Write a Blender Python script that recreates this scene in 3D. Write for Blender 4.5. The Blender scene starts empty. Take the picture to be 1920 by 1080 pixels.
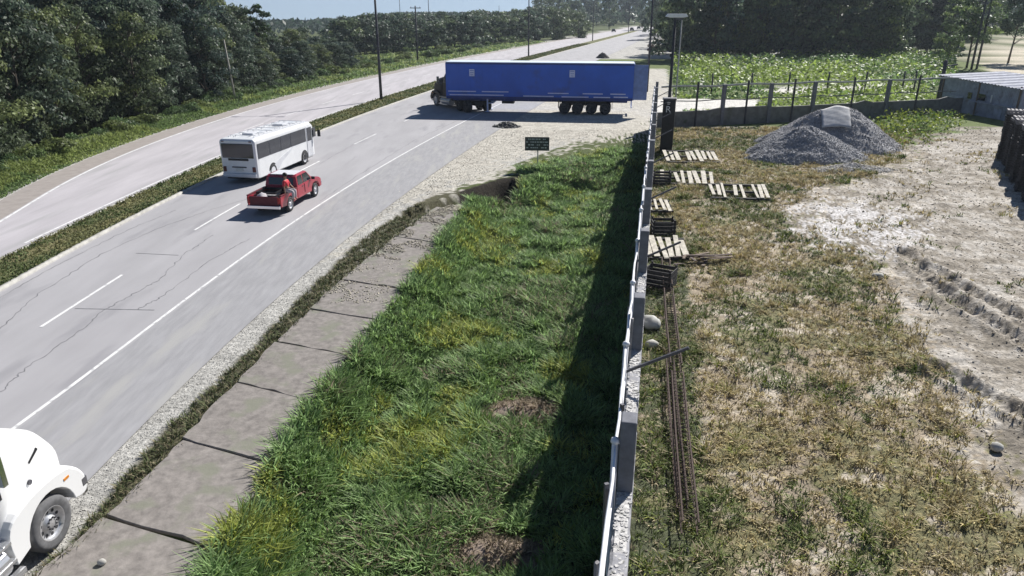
import bpy, bmesh, math, random
import numpy as np
from mathutils import Vector, Matrix
R = math.radians
random.seed(7); rng = np.random.default_rng(7)
scene = bpy.context.scene
col = scene.collection

# ------------------------------------------------------------ camera, sky, sun, exposure
CAM_H, HORIZON, FPX = 9.5, 20.0, 1350.0            # metres; pixel row of horizon and focal length in 1920 px space
TH = math.atan((540 - HORIZON) / FPX); CT, ST = math.cos(TH), math.sin(TH)
cam_data = bpy.data.cameras.new('camera'); cam = bpy.data.objects.new('camera', cam_data); col.objects.link(cam)
cam.location = (0, 0, CAM_H); cam.rotation_euler = (math.pi / 2 - TH, 0, 0)
cam_data.sensor_width = 36; cam_data.lens = 36 * FPX / 1920; cam_data.clip_end = 6000; cam_data.clip_start = .2
scene.camera = cam

SUN = Vector((.75, 1.05, 1.0)).normalized()        # towards the sun
world = bpy.data.worlds.new('World'); scene.world = world; world.use_nodes = True
wn = world.node_tree; sky = wn.nodes.new('ShaderNodeTexSky'); sky.sky_type = 'NISHITA'; sky.sun_disc = False
sky.sun_elevation = math.asin(SUN.z); sky.sun_rotation = math.atan2(SUN.x, SUN.y)
sky.altitude = 800; sky.air_density = 1.0; sky.dust_density = 0.0; sky.ozone_density = 3.0
tcw = wn.nodes.new('ShaderNodeTexCoord'); va = wn.nodes.new('ShaderNodeVectorMath'); va.operation = 'ADD'; va.inputs[1].default_value = (0, 0, .12)
vn = wn.nodes.new('ShaderNodeVectorMath'); vn.operation = 'NORMALIZE'; wn.links.new(tcw.outputs['Generated'], va.inputs[0]); wn.links.new(va.outputs[0], vn.inputs[0]); wn.links.new(vn.outputs[0], sky.inputs[0])
wn.links.new(sky.outputs[0], wn.nodes['Background'].inputs[0]); wn.nodes['Background'].inputs[1].default_value = .048
sl = bpy.data.lights.new('sun', 'SUN'); sl.energy = 5.0; sl.angle = R(.5); sl.color = (1, .965, .91)
so = bpy.data.objects.new('sun', sl); col.objects.link(so); so.rotation_euler = SUN.to_track_quat('Z', 'Y').to_euler(); so.location = (20, 30, 60)
scene.view_settings.view_transform = 'Standard'; scene.view_settings.look = 'None'
scene.view_settings.exposure = 0.62; scene.view_settings.gamma = 1
scene.render.engine = 'CYCLES'
scene.cycles.max_bounces = 5; scene.cycles.diffuse_bounces = 3; scene.cycles.transparent_max_bounces = 6

def G(x, y, z=0.0):
    """ground point (at height z) seen at pixel x, y of the photograph"""
    u = (x - 960) / FPX; v = (y - 540) / FPX
    d = (u, CT - v * ST, -ST - v * CT); t = (z - CAM_H) / d[2]
    return (d[0] * t, d[1] * t)

# ------------------------------------------------------------ helpers
def tag(o, label=None, cat=None, group=None, kind=None):
    if label: o['label'] = label
    if cat: o['category'] = cat
    if group: o['group'] = group
    if kind: o['kind'] = kind
    return o
def empty(name, loc, rz=0, label=None, cat=None, group=None):
    o = bpy.data.objects.new(name, None); col.objects.link(o); o.location = loc; o.rotation_euler = (0, 0, rz)
    o.empty_display_size = .2
    return tag(o, label, cat, group)
def link(name, me, m=None, parent=None, bevel=0, smooth=False, segs=2):
    o = bpy.data.objects.new(name, me); col.objects.link(o)
    if m is not None: me.materials.append(m)
    if parent is not None: o.parent = parent
    if smooth:
        me.polygons.foreach_set('use_smooth', [True] * len(me.polygons))
    if bevel:
        b = o.modifiers.new('bevel', 'BEVEL'); b.width = bevel; b.segments = segs; b.limit_method = 'ANGLE'; b.angle_limit = R(35)
        b.harden_normals = False
    return o
def copy_tree(o, parent=None):
    c = o.copy(); col.objects.link(c)
    if parent is not None: c.parent = parent
    for ch in list(o.children): copy_tree(ch, c)
    return c

class MB:
    """collects shapes and links them as one mesh"""
    def __init__(s): s.v = []; s.f = []
    def add(s, vs, fs):
        n = len(s.v); s.v.extend([tuple(v) for v in vs]); s.f.extend([tuple(i + n for i in f) for f in fs]); return s
    def box(s, c, d, rz=0, M=None):
        x, y, z = [q / 2 for q in d]
        vs = [Vector((sx * x, sy * y, sz * z)) for sx in (-1, 1) for sy in (-1, 1) for sz in (-1, 1)]
        m = M if M is not None else Matrix.Rotation(rz, 3, 'Z')
        vs = [m @ v + Vector(c) for v in vs]
        return s.add(vs, [(0, 1, 3, 2), (4, 6, 7, 5), (0, 4, 5, 1), (2, 3, 7, 6), (0, 2, 6, 4), (1, 5, 7, 3)])
    def bar(s, a, b, w, h=None):
        a, b = Vector(a), Vector(b); d = b - a; L = d.length; h = h or w
        q = d.to_track_quat('Y', 'Z').to_matrix()
        return s.box((a + b) / 2, (w, L, h), M=q)
    def tube(s, pts, rad, n=8, cap=True):
        pts = [Vector(p) for p in pts]
        if not hasattr(rad, '__len__'): rad = [rad] * len(pts)
        vs, fs = [], []
        up = Vector((0, 0, 1))
        for i, p in enumerate(pts):
            d = (pts[min(i + 1, len(pts) - 1)] - pts[max(i - 1, 0)]).normalized()
            a = d.cross(up)
            if a.length < .05: a = d.cross(Vector((1, 0, 0)))
            a.normalize(); b = d.cross(a)
            for k in range(n):
                t = 2 * math.pi * k / n
                vs.append(p + (a * math.cos(t) + b * math.sin(t)) * rad[i])
        for i in range(len(pts) - 1):
            for k in range(n):
                k2 = (k + 1) % n
                fs.append((i * n + k, i * n + k2, (i + 1) * n + k2, (i + 1) * n + k))
        if cap: fs.append(tuple(range(n))[::-1]); fs.append(tuple(range((len(pts) - 1) * n, len(pts) * n)))
        return s.add(vs, fs)
    def prism(s, prof, y0, y1, axis='y', shrink=None):
        """polygon prof in (x,z) pushed from y0 to y1; shrink narrows the top: function z -> half-width factor"""
        n = len(prof); vs = []
        for y in (y0, y1):
            for (x, z) in prof:
                yy = y if shrink is None else y * shrink(x, z)
                vs.append((x, yy, z) if axis == 'y' else (yy, x, z))
        fs = [tuple(range(n)), tuple(range(2 * n - 1, n - 1, -1))]
        fs += [(i, n + i, n + (i + 1) % n, (i + 1) % n) for i in range(n)]
        return s.add(vs, fs)
    def loft(s, rings, cap=True):
        n = len(rings[0]); vs = [p for r in rings for p in r]; fs = []
        for i in range(len(rings) - 1):
            for k in range(n):
                k2 = (k + 1) % n
                fs.append((i * n + k, i * n + k2, (i + 1) * n + k2, (i + 1) * n + k))
        if cap: fs.append(tuple(range(n))[::-1]); fs.append(tuple(range((len(rings) - 1) * n, len(rings) * n)))
        return s.add(vs, fs)
    def build(s, name, m, parent=None, bevel=0, smooth=False, segs=2, normals=True):
        me = bpy.data.meshes.new(name); me.from_pydata(s.v, [], s.f)
        if normals:
            bm = bmesh.new(); bm.from_mesh(me); bmesh.ops.recalc_face_normals(bm, faces=bm.faces); bm.to_mesh(me); bm.free()
        return link(name, me, m, parent, bevel, smooth, segs)

def np_mesh(name, V, F, m, colors=None, parent=None, smooth=False):
    """fast mesh from arrays; F is (n,3) or (n,4); colors one rgb per face or per vertex"""
    me = bpy.data.meshes.new(name); k = F.shape[1]
    me.vertices.add(len(V)); me.vertices.foreach_set('co', V.astype(np.float32).ravel())
    me.loops.add(F.size); me.loops.foreach_set('vertex_index', F.astype(np.int32).ravel())
    me.polygons.add(len(F)); me.polygons.foreach_set('loop_start', (np.arange(len(F)) * k).astype(np.int32))
    me.update(calc_edges=True)
    if colors is not None:
        dom = 'POINT' if len(colors) == len(V) else 'CORNER'
        c = colors if dom == 'POINT' else np.repeat(colors, k, axis=0)
        at = me.color_attributes.new('tint', 'FLOAT_COLOR', dom)
        at.data.foreach_set('color', np.concatenate([c, np.ones((len(c), 1))], 1).astype(np.float32).ravel())
    if smooth: me.polygons.foreach_set('use_smooth', np.ones(len(F), bool))
    return link(name, me, m, parent)

def hsh(i, j, sd):
    h = np.sin(i * 127.1 + j * 311.7 + sd * 74.7) * 43758.5453
    return h - np.floor(h)
def vnoise(x, y, sd=0):
    i, j = np.floor(x), np.floor(y); fx, fy = x - i, y - j
    fx = fx * fx * (3 - 2 * fx); fy = fy * fy * (3 - 2 * fy)
    return (hsh(i, j, sd) * (1 - fx) + hsh(i + 1, j, sd) * fx) * (1 - fy) + (hsh(i, j + 1, sd) * (1 - fx) + hsh(i + 1, j + 1, sd) * fx) * fy
def fbm(x, y, sd=0, o=4):
    r = 0; a = .5; t = 0
    for k in range(o): r = r + a * vnoise(x * 2 ** k, y * 2 ** k, sd + k); t += a; a *= .55
    return r / t
def sstep(a, b, x):
    t = np.clip((x - a) / (b - a), 0, 1); return t * t * (3 - 2 * t)
def inside(poly, X, Y):
    r = np.zeros(X.shape, bool); n = len(poly)
    for i in range(n):
        (x0, y0), (x1, y1) = poly[i], poly[(i + 1) % n]
        if y0 == y1: continue
        c = ((y0 > Y) != (y1 > Y)) & (X < (x1 - x0) * (Y - y0) / (y1 - y0) + x0); r ^= c
    return r

# ------------------------------------------------------------ materials
def mat(name, c, rough=.7, var=.15, scale=8, metal=0, bump=0, spec=.4, detail=5, coat=0, stretch=None, dirt=None):
    m = bpy.data.materials.new(name); m.use_nodes = True; nt = m.node_tree; b = nt.nodes['Principled BSDF']
    b.inputs['Roughness'].default_value = rough; b.inputs['Metallic'].default_value = metal
    b.inputs['Specular IOR Level'].default_value = spec; b.inputs['Coat Weight'].default_value = coat
    b.inputs['Coat Roughness'].default_value = .08
    tc = nt.nodes.new('ShaderNodeTexCoord'); n = nt.nodes.new('ShaderNodeTexNoise'); n.inputs['Scale'].default_value = scale
    n.inputs['Detail'].default_value = detail; n.inputs['Roughness'].default_value = .6
    mp = nt.nodes.new('ShaderNodeMapping'); nt.links.new(tc.outputs['Object'], mp.inputs[0]); nt.links.new(mp.outputs[0], n.inputs[0])
    if stretch: mp.inputs['Scale'].default_value = stretch
    cr = nt.nodes.new('ShaderNodeValToRGB'); e = cr.color_ramp.elements
    c = list(c)
    e[0].position = .3; e[1].position = .7
    e[0].color = [max(0, q * (1 - var)) for q in c] + [1]; e[1].color = [min(1, q * (1 + var)) for q in c] + [1]
    nt.links.new(n.outputs[0], cr.inputs[0]); last = cr.outputs[0]
    if dirt:
        n2 = nt.nodes.new('ShaderNodeTexNoise'); n2.inputs['Scale'].default_value = dirt[1]; n2.inputs['Detail'].default_value = 8
        nt.links.new(mp.outputs[0], n2.inputs[0])
        r2 = nt.nodes.new('ShaderNodeValToRGB'); r2.color_ramp.elements[0].position = dirt[2]; r2.color_ramp.elements[1].position = dirt[2] + .12
        nt.links.new(n2.outputs[0], r2.inputs[0])
        mx = nt.nodes.new('ShaderNodeMixRGB'); mx.inputs[2].default_value = list(dirt[0]) + [1]
        nt.links.new(r2.outputs[0], mx.inputs[0]); nt.links.new(last, mx.inputs[1]); last = mx.outputs[0]
    nt.links.new(last, b.inputs['Base Color'])
    if bump:
        bp = nt.nodes.new('ShaderNodeBump'); bp.inputs['Strength'].default_value = bump; bp.inputs['Distance'].default_value = .03
        nt.links.new(n.outputs[0], bp.inputs['Height']); nt.links.new(bp.outputs[0], b.inputs['Normal'])
    return m
def tint_mat(name, rough=.6, spec=.3, trans=0, noise=None, bump=0):
    """colour from the mesh's own tint attribute, times a fine noise"""
    m = bpy.data.materials.new(name); m.use_nodes = True; nt = m.node_tree; b = nt.nodes['Principled BSDF']
    b.inputs['Roughness'].default_value = rough; b.inputs['Specular IOR Level'].default_value = spec
    a = nt.nodes.new('ShaderNodeAttribute'); a.attribute_name = 'tint'; last = a.outputs[0]
    if noise:
        tc = nt.nodes.new('ShaderNodeTexCoord')
        for sc, lo, hi in noise:
            n = nt.nodes.new('ShaderNodeTexNoise'); n.inputs['Scale'].default_value = sc; n.inputs['Detail'].default_value = 6
            n.inputs['Roughness'].default_value = .7
            nt.links.new(tc.outputs['Object'], n.inputs[0])
            mr = nt.nodes.new('ShaderNodeMapRange'); mr.inputs[1].default_value = .32; mr.inputs[2].default_value = .68
            mr.inputs[3].default_value = lo; mr.inputs[4].default_value = hi
            nt.links.new(n.outputs[0], mr.inputs[0])
            mx = nt.nodes.new('ShaderNodeVectorMath'); mx.operation = 'SCALE'
            nt.links.new(last, mx.inputs[0]); nt.links.new(mr.outputs[0], mx.inputs['Scale']); last = mx.outputs[0]
        if bump:
            bp = nt.nodes.new('ShaderNodeBump'); bp.inputs['Strength'].default_value = bump; bp.inputs['Distance'].default_value = .08
            nt.links.new(n.outputs[0], bp.inputs['Height']); nt.links.new(bp.outputs[0], b.inputs['Normal'])
    nt.links.new(last, b.inputs['Base Color'])
    if trans:
        tr = nt.nodes.new('ShaderNodeBsdfTranslucent'); nt.links.new(last, tr.inputs[0])
        ms = nt.nodes.new('ShaderNodeMixShader'); ms.inputs[0].default_value = trans
        nt.links.new(b.outputs[0], ms.inputs[1]); nt.links.new(tr.outputs[0], ms.inputs[2])
        nt.links.new(ms.outputs[0], nt.nodes['Material Output'].inputs[0])
    return m
M = dict(
    ground=tint_mat('ground_soil', .95, .1, 0, [(1.3, .8, 1.2), (7, .6, 1.4)], .9),
    road=mat('worn_concrete_road', (.345, .338, .352), .85, .10, .6, dirt=((.285, .28, .295), .9, .56), bump=.12, stretch=(1, .22, 1), detail=12),
    roadfar=mat('pale_concrete_road', (.42, .40, .42), .85, .14, .9, stretch=(1, .12, 1), detail=10, dirt=((.36, .35, .36), 1.2, .56)),
    shoulder=mat('blue_grey_shoulder', (.30, .298, .31), .9, .12, 2.2, stretch=(2, .35, 1), bump=.2, dirt=((.345, .34, .335), .6, .54), detail=12),
    shoulderfar=mat('tan_shoulder', (.30, .27, .25), .85, .12, 2),
    paint=mat('road_paint', (.68, .68, .68), .8, .12, 3, dirt=((.42, .42, .43), 4, .55)),
    tar=mat('crack_tar', (.17, .17, .18), .8, .3, 5),
    kerb=mat('kerb_concrete', (.42, .41, .38), .85, .25, 3),
    slab=mat('sidewalk_concrete', (.225, .205, .19), .92, .30, 5, bump=.5, dirt=((.20, .20, .16), 1.3, .54), detail=12),
    wall=mat('rough_grey_concrete', (.30, .30, .32), .9, .3, 5, bump=.6, detail=9),
    walltop=mat('speckled_mortar', (.52, .51, .50), .95, .35, 12, bump=.8, detail=12, dirt=((.24, .24, .23), 9, .56)),
    column=mat('grey_cast_concrete', (.17, .175, .2), .85, .2, 6, bump=.2),
    wallb=mat('block_wall_grey', (.17, .17, .165), .9, .3, 1.6, bump=.3, dirt=((.1, .11, .08), 1.2, .58)),
    galv=mat('galvanised_white_pipe', (.78, .78, .82), .4, .1, 6, spec=.5),
    steel=mat('dark_steel', (.10, .10, .115), .55, .3, 9, metal=.3),
    rust=mat('rusty_steel', (.085, .06, .052), .85, .4, 12),
    pole=mat('dark_utility_pole', (.055, .055, .065), .8, .3, 4),
    polepale=mat('pale_pole', (.42, .42, .40), .8, .2, 4),
    white=mat('white_truck_paint', (.84, .84, .84), .3, .02, 1, coat=.6),
    buswhite=mat('white_bus_paint', (.74, .75, .76), .35, .06, 2, coat=.3),
    silver=mat('silver_bus_roof', (.62, .63, .66), .45, .12, 1.5),
    glass=mat('dark_window_glass', (.02, .024, .035), .08, .2, 1, spec=.7),
    tailbus=mat('dull_tail_light', (.10, .02, .02), .3, .1, 4),
    curtain=mat('grey_window_film', (.10, .10, .11), .25, .4, 2),
    rubber=mat('tyre_rubber', (.035, .035, .038), .85, .3, 20, bump=.2),
    rubbergrey=mat('dusty_tyre_side', (.13, .13, .135), .9, .25, 8),
    rim=mat('aluminium_rim', (.62, .62, .64), .35, .15, 8, metal=.6),
    hub=mat('hub_dark', (.05, .05, .055), .6, .2, 8),
    alu=mat('brushed_aluminium', (.55, .56, .58), .35, .25, 3, metal=.75, stretch=(1, 12, 12)),
    black=mat('black_plastic', (.018, .018, .022), .5, .3, 8),
    red=mat('faded_red_paint', (.36, .025, .045), .35, .18, 4, coat=.4, dirt=((.5, .22, .25), 2.4, .66)),
    redshade=mat('shaded_red_paint', (.12, .014, .02), .5, .2, 4),  # darker copy of the red, shade on bed and tailgate put into colour
    chrome=mat('chrome', (.7, .7, .72), .18, .05, 4, metal=1),
    blue=mat('blue_trailer_paint', (.03, .12, .56), .5, .12, .5, coat=.1, dirt=((.035, .10, .42), .7, .56), detail=10),
    bluedk=mat('dark_blue_frame', (.018, .04, .20), .5, .2, 2),
    bluelt=mat('pale_blue_door', (.15, .22, .46), .5, .2, 3),
    roofw=mat('white_trailer_roof', (.72, .80, .86), .4, .05, .5),
    stripe=mat('reflective_stripe', (.62, .66, .85), .5, .1, 4),
    tailred=mat('tail_light_red', (.35, .01, .01), .25, .1, 4),
    amber=mat('amber_lamp', (.7, .25, .03), .3, .1, 4),
    lampglass=mat('headlight_glass', (.10, .10, .11), .1, .3, 30, spec=.8),
    plate=mat('number_plate', (.6, .62, .6), .5, .1, 8),
    skin=mat('skin', (.30, .17, .11), .55, .06, 6),
    shirtred=mat('red_shirt', (.55, .03, .05), .8, .1, 10),
    trouser=mat('pale_trousers', (.42, .40, .42), .85, .12, 10),
    hair=mat('black_hair', (.012, .011, .01), .6, .2, 20),
    pallet=mat('pale_pallet_wood', (.58, .54, .46), .85, .35, 5, stretch=(1, 1, 1)),
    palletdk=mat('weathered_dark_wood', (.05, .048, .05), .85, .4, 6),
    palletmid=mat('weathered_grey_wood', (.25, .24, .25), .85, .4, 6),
    gravel=mat('grey_gravel', (.27, .27, .285), .9, .35, 9, bump=1, detail=10),
    stone=tint_mat('loose_stone', .9, .2),
    sheet=mat('grey_sheet', (.46, .46, .47), .95, .15, 3, bump=.2, spec=.05),
    corr=mat('blue_grey_sheet_metal', (.30, .33, .42), .5, .25, 2, metal=.2, dirt=((.18, .17, .18), 1.3, .6)),
    corrroof=mat('corrugated_roof_metal', (.36, .38, .46), .7, .35, 2, metal=0, spec=.15),
    board=mat('brown_boards', (.16, .12, .095), .85, .3, 4),
    signdark=mat('dark_sign_board', (.06, .065, .062), .5, .2, 5),
    signtext=mat('sign_lettering', (.62, .65, .62), .6, .1, 5),
    lampwhite=mat('white_lamp_cover', (.75, .76, .78), .4, .05, 4),
    bark=mat('bark', (.09, .075, .06), .95, .35, 5, bump=.5),
    barkpale=mat('pale_bark', (.36, .34, .30), .9, .3, 5, bump=.4),
    grass=tint_mat('grass_blades', .55, .2, .48),
    drygrass=tint_mat('dry_grass_blades', .7, .25, .25),
    leaf=tint_mat('tree_leaves', .5, .2, .40),
)

# ------------------------------------------------------------ lines of the place, read off the photograph and laid on the ground
def wline(px): return [G(*p) for p in px]
def xat(line, Y):
    ys = np.array([p[1] for p in line]); xs = np.array([p[0] for p in line]); Y = np.asarray(Y, float)
    r = np.interp(Y, ys, xs)
    s0 = (xs[1] - xs[0]) / (ys[1] - ys[0]); s1 = (xs[-1] - xs[-2]) / (ys[-1] - ys[-2])
    return np.where(Y < ys[0], xs[0] + s0 * (Y - ys[0]), np.where(Y > ys[-1], xs[-1] + s1 * (Y - ys[-1]), r))
def smooth_line(px, deg=4):
    w = wline(px); ys = np.array([p[1] for p in w]); xs = np.array([p[0] for p in w])
    t = np.log(ys); c = np.polyfit(t, xs, deg, w=1 / np.sqrt(ys))
    yy = np.exp(np.linspace(t[0], t[-1], 60)); return [(float(np.polyval(c, math.log(y))), float(y)) for y in yy]
L0 = smooth_line([(0, 375), (200, 290), (400, 215), (600, 163), (820, 120), (1000, 83), (1100, 65), (1190, 49)])
L1 = smooth_line([(0, 490), (200, 392), (400, 300), (600, 228), (700, 190), (820, 150), (1000, 104), (1100, 80), (1180, 59)])
L2 = smooth_line([(0, 548), (200, 440), (400, 335), (600, 250), (700, 207), (805, 175), (1000, 113), (1100, 85), (1192, 60)])
L3 = smooth_line([(60, 787), (330, 580), (480, 475), (620, 375), (700, 323), (760, 285), (830, 250), (960, 190), (1120, 112), (1215, 68)])
L4 = smooth_line([(95, 985), (200, 850), (387, 690), (500, 585), (620, 478), (740, 375), (800, 325), (900, 268), (1010, 205), (1150, 118), (1235, 72)])
L5 = wline([(130, 1010), (200, 935), (300, 815), (400, 722), (480, 645), (560, 562), (660, 465), (740, 405), (800, 372), (870, 345)])
L6 = wline([(80, 1080), (215, 960), (320, 850), (400, 765), (500, 660), (600, 565), (700, 480), (760, 435)])
L7 = wline([(385, 1080), (430, 1000), (490, 900), (560, 790), (640, 690), (720, 590), (775, 520), (850, 415)])
def wall_x(Y): return .05 + .196 * Y                      # inner (yard side) face of the boundary wall
WT = .24; WTOP = 2.8
def off(line, d): return [(x + d, y) for x, y in line]

# ------------------------------------------------------------ ground
def lines(segs):
    r = [segs[0][0]]
    for a, b, s in segs: r += list(np.linspace(a, b, max(2, int(round((b - a) / s)) + 1))[1:])
    return np.array(r)
gx = lines([(-1500, -300, 150), (-300, -90, 20), (-90, -34, 3), (-34, -9, 1.0), (-9, 7, .22), (7, 24, .11), (24, 34, .22), (34, 90, 1.5), (90, 300, 15), (300, 1500, 150)])
gy = lines([(-40, 4, 4), (4, 10, .22), (10, 27, .11), (27, 56, .22), (56, 90, .7), (90, 200, 4), (200, 700, 40), (700, 3500, 200)])
def bank_y(X): return np.where(X < -.9, 35.3 + (X + 5.9) * 1.5, 42.8 + (X + .9) * .85)
ruts = [wline([(1690, 470), (1780, 560), (1930, 650)]), wline([(1740, 500), (1840, 560), (1960, 620)]), wline([(1755, 690), (1850, 745), (1960, 800)])]
def seg_dist(pl, X, Y):
    best = np.full(X.shape, 1e9); al = np.zeros(X.shape); acc = 0
    for (x0, y0), (x1, y1) in zip(pl, pl[1:]):
        L = math.hypot(x1 - x0, y1 - y0); t = np.clip(((X - x0) * (x1 - x0) + (Y - y0) * (y1 - y0)) / L ** 2, 0, 1)
        d = np.hypot(X - x0 - t * (x1 - x0), Y - y0 - t * (y1 - y0)); al = np.where(d < best, acc + t * L, al); best = np.minimum(best, d); acc += L
    return best, al
BERMS = [(*G(985, 715), 1.1, .55), (*G(935, 965), .9, .45)]
def height(X, Y):
    X = np.asarray(X, float); Y = np.asarray(Y, float)
    xs = xat(L7, Y); wl = wall_x(Y) - WT
    d = sstep(0.1, 1.7, X - xs) * np.where(X < wl + .06, 1, 0)
    ybank = bank_y(X); w = np.where(X < 0, .9, 5.0)
    d = d * (1 - sstep(0, 1, (Y - ybank + w) / w)) 
    z = -1.05 * d + .16 * (fbm(X * .8, Y * .8, 3) - .5) * d
    z -= .75 * sstep(-6.2, -4.5, X) * (1 - sstep(-1.2, .6, X)) * sstep(0, .5, ybank - .35 - Y) * (1 - sstep(1.4, 3.0, ybank - Y))
    yard = ((X > wall_x(Y) + .05) & (Y < 64)).astype(float)
    z += yard * .16 * (fbm(X * .7, Y * .7, 5) - .5) * sstep(0, 1, X - wall_x(Y))
    z += yard * .13 * (fbm(X * 3, Y * 3, 9) - .5) * sstep(0, 1, X - wall_x(Y))
    for bx, by, rx, ry in BERMS: z += .26 * np.exp(-((X - bx) / rx) ** 2 - ((Y - by) / ry) ** 2)
    for pl in ruts:
        dd, al = seg_dist(pl, X, Y); z -= np.exp(-(dd / .28) ** 4) * (.14 + .055 * np.sin(al * 17)) * yard; z += .14 * np.exp(-((dd - .48) / .14) ** 2) * (.4 + fbm(X * 2.2, Y * 2.2, 44)) * yard
    left = -(X - (xat(L0, np.clip(Y, 10, 480)) - 2.5)); z -= np.clip(left, 0, 20) * .05
    z -= .0125 * np.clip(Y - 170, 0, 4000) * sstep(.13, .27, -X / np.maximum(Y, 1))
    return z
DIRT = wline([(1490, 385), (1560, 345), (1640, 322), (1690, 300), (1690, 262), (1790, 236), (1930, 215), (2300, 300), (2600, 1000), (2000, 1080), (1900, 900), (1800, 780), (1720, 640), (1660, 520), (1600, 470), (1500, 440), (1475, 410)])
APRON = wline([(700, 335), (760, 262), (770, 215), (820, 178), (950, 120), (1250, 130), (1262, 180), (1262, 232), (1235, 250), (1180, 256), (1060, 268), (975, 300), (880, 345), (780, 372), (690, 420), (600, 500), (560, 500)])
ROADBACK = wline([(1230, 218), (1265, 216), (1412, 204), (1425, 187), (1265, 185), (1230, 187)]); ROADBACK2 = wline([(1412, 175), (1560, 169), (1705, 163), (1705, 157), (1560, 161), (1412, 167)])
GREEN2 = wline([(1640, 262), (1650, 235), (1700, 215), (1790, 225), (1800, 240), (1740, 255), (1700, 275), (1660, 275)])
def ground_color(X, Y):
    n1 = fbm(X * .35, Y * .35, 11); n2 = fbm(X * 1.3, Y * 1.3, 17)
    wx = X + 2.2 * (fbm(X * .5, Y * .5, 21) - .5) * np.clip(Y / 25, .4, 2); wy = Y + 3 * (fbm(X * .5, Y * .5, 31) - .5) * np.clip(Y / 25, .4, 2)
    jx = rng.normal(0, 1, X.shape) * np.clip(Y / 26, .35, 1.4); jy = rng.normal(0, 1, X.shape) * np.clip(Y / 20, .4, 2); wx = wx + .55 * jx; wy = wy + .7 * jy; n1 = n1 + .05 * jx; n2 = n2 + .06 * jy
    C = np.zeros(X.shape + (3,)); 
    def put(mask, c): C[mask] = c
    C[...] = (.085, .105, .04)
    yard = (X > wall_x(Y)) & (Y < 64); put(yard, (.34, .285, .215))
    gr = yard & (n1 > .52); put(gr, (.20, .19, .105)); 
    dusty = yard & (n2 > .6); put(dusty, (.46, .41, .34))
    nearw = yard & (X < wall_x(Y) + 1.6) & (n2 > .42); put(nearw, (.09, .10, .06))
    dm = inside(DIRT, wx, wy) & yard; put(dm, (.375, .34, .295)); put(dm & (n2 > .60), (.45, .42, .38)); put(dm & (n2 < .42), (.27, .24, .20))
    pale = yard & inside(wline([(1495, 440), (1500, 385), (1600, 375), (1700, 400), (1680, 460), (1560, 465)]), wx, wy); put(pale & (n2 > .42), (.56, .54, .53))
    g2 = inside(GREEN2, wx, wy); put(g2, (.12, .17, .04))
    road = (X < xat(L5, Y)) & (X > xat(L0, Y) - 1) & (Y < 500); put(road, (.43, .42, .395))
    ap = inside(APRON, wx, wy) & ((X < wall_x(Y)) | (Y > 61)); put(ap, (.50, .475, .42)); put(ap & (n2 > .6), (.40, .375, .33)); 
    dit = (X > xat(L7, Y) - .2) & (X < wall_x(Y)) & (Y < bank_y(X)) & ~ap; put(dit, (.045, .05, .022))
    for bx, by, rx, ry in BERMS: put(((X - bx) / rx / 1.2) ** 2 + ((Y - by) / ry / 1.6) ** 2 < 1, (.30, .24, .20))
    wd = (X >= xat(L5, Y)) & (X <= xat(L6, Y) + .1) & (Y < 40) & ~ap; put(wd, (.10, .095, .06))
    tan = (X > xat(L6, Y) - .3) & (X < xat(L7, Y) + .3) & (Y > 24) & (Y < 37) ; put(tan, (.40, .37, .31))
    bg = (Y > 64) & (X > 13) & (Y < 160) & (X < 90) & ~inside(APRON, X, Y); put(bg, (.13, .165, .06)); rb = inside(ROADBACK, X, Y) | inside(ROADBACK2, X, Y); put(rb, (.62, .60, .56))
    clr = inside(wline([(1850, 135), (1850, 75), (1930, 70), (2000, 80), (2000, 140)]), wx, wy); put(clr, (.50, .45, .36))
    bank_shade = (Y - bank_y(X) > -2.6) & (Y < bank_y(X) + .1) & (X < .6) & (X > xat(L7, Y) - .8) ; put(bank_shade, (.035, .03, .024))  # exposed earth under the bank, the bank's shade painted in as near-black
    return C * (.85 + .3 * n2[..., None])
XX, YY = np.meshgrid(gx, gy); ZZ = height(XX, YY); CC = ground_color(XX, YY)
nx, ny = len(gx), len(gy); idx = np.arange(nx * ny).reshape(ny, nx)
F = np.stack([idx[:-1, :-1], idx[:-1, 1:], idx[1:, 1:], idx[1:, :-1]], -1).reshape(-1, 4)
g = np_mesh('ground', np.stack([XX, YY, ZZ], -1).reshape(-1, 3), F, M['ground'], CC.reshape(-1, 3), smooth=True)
tag(g, kind='structure')

# ------------------------------------------------------------ roads
def sheet(name, a, b, z, m, y0, y1, n=160, kind='structure', parts=1):
    ys = np.exp(np.linspace(math.log(y0), math.log(y1), n)); xa, xb = xat(a, ys), xat(b, ys); V = []; 
    k = parts + 1
    for i, y in enumerate(ys):
        for j in range(k): V.append((xa[i] + (xb[i] - xa[i]) * j / parts, y, z))
    F = [(i * k + j, i * k + j + 1, (i + 1) * k + j + 1, (i + 1) * k + j) for i in range(n - 1) for j in range(parts)]
    o = np_mesh(name, np.array(V), np.array(F), m); tag(o, kind=kind); return o
SHIFT = lambda line, d: [(x + d, y) for x, y in line]
sheet('near_carriageway', L2, L3, .030, M['road'], 5, 480)
sheet('shoulder', L3, L4, .030, M['shoulder'], 5, 120)
sheet('far_carriageway', SHIFT(L0, 1.7), L1, .030, M['roadfar'], 12, 480)
sheet('far_shoulder', SHIFT(L0, 0), SHIFT(L0, 1.7), .030, M['shoulderfar'], 12, 480)
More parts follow.
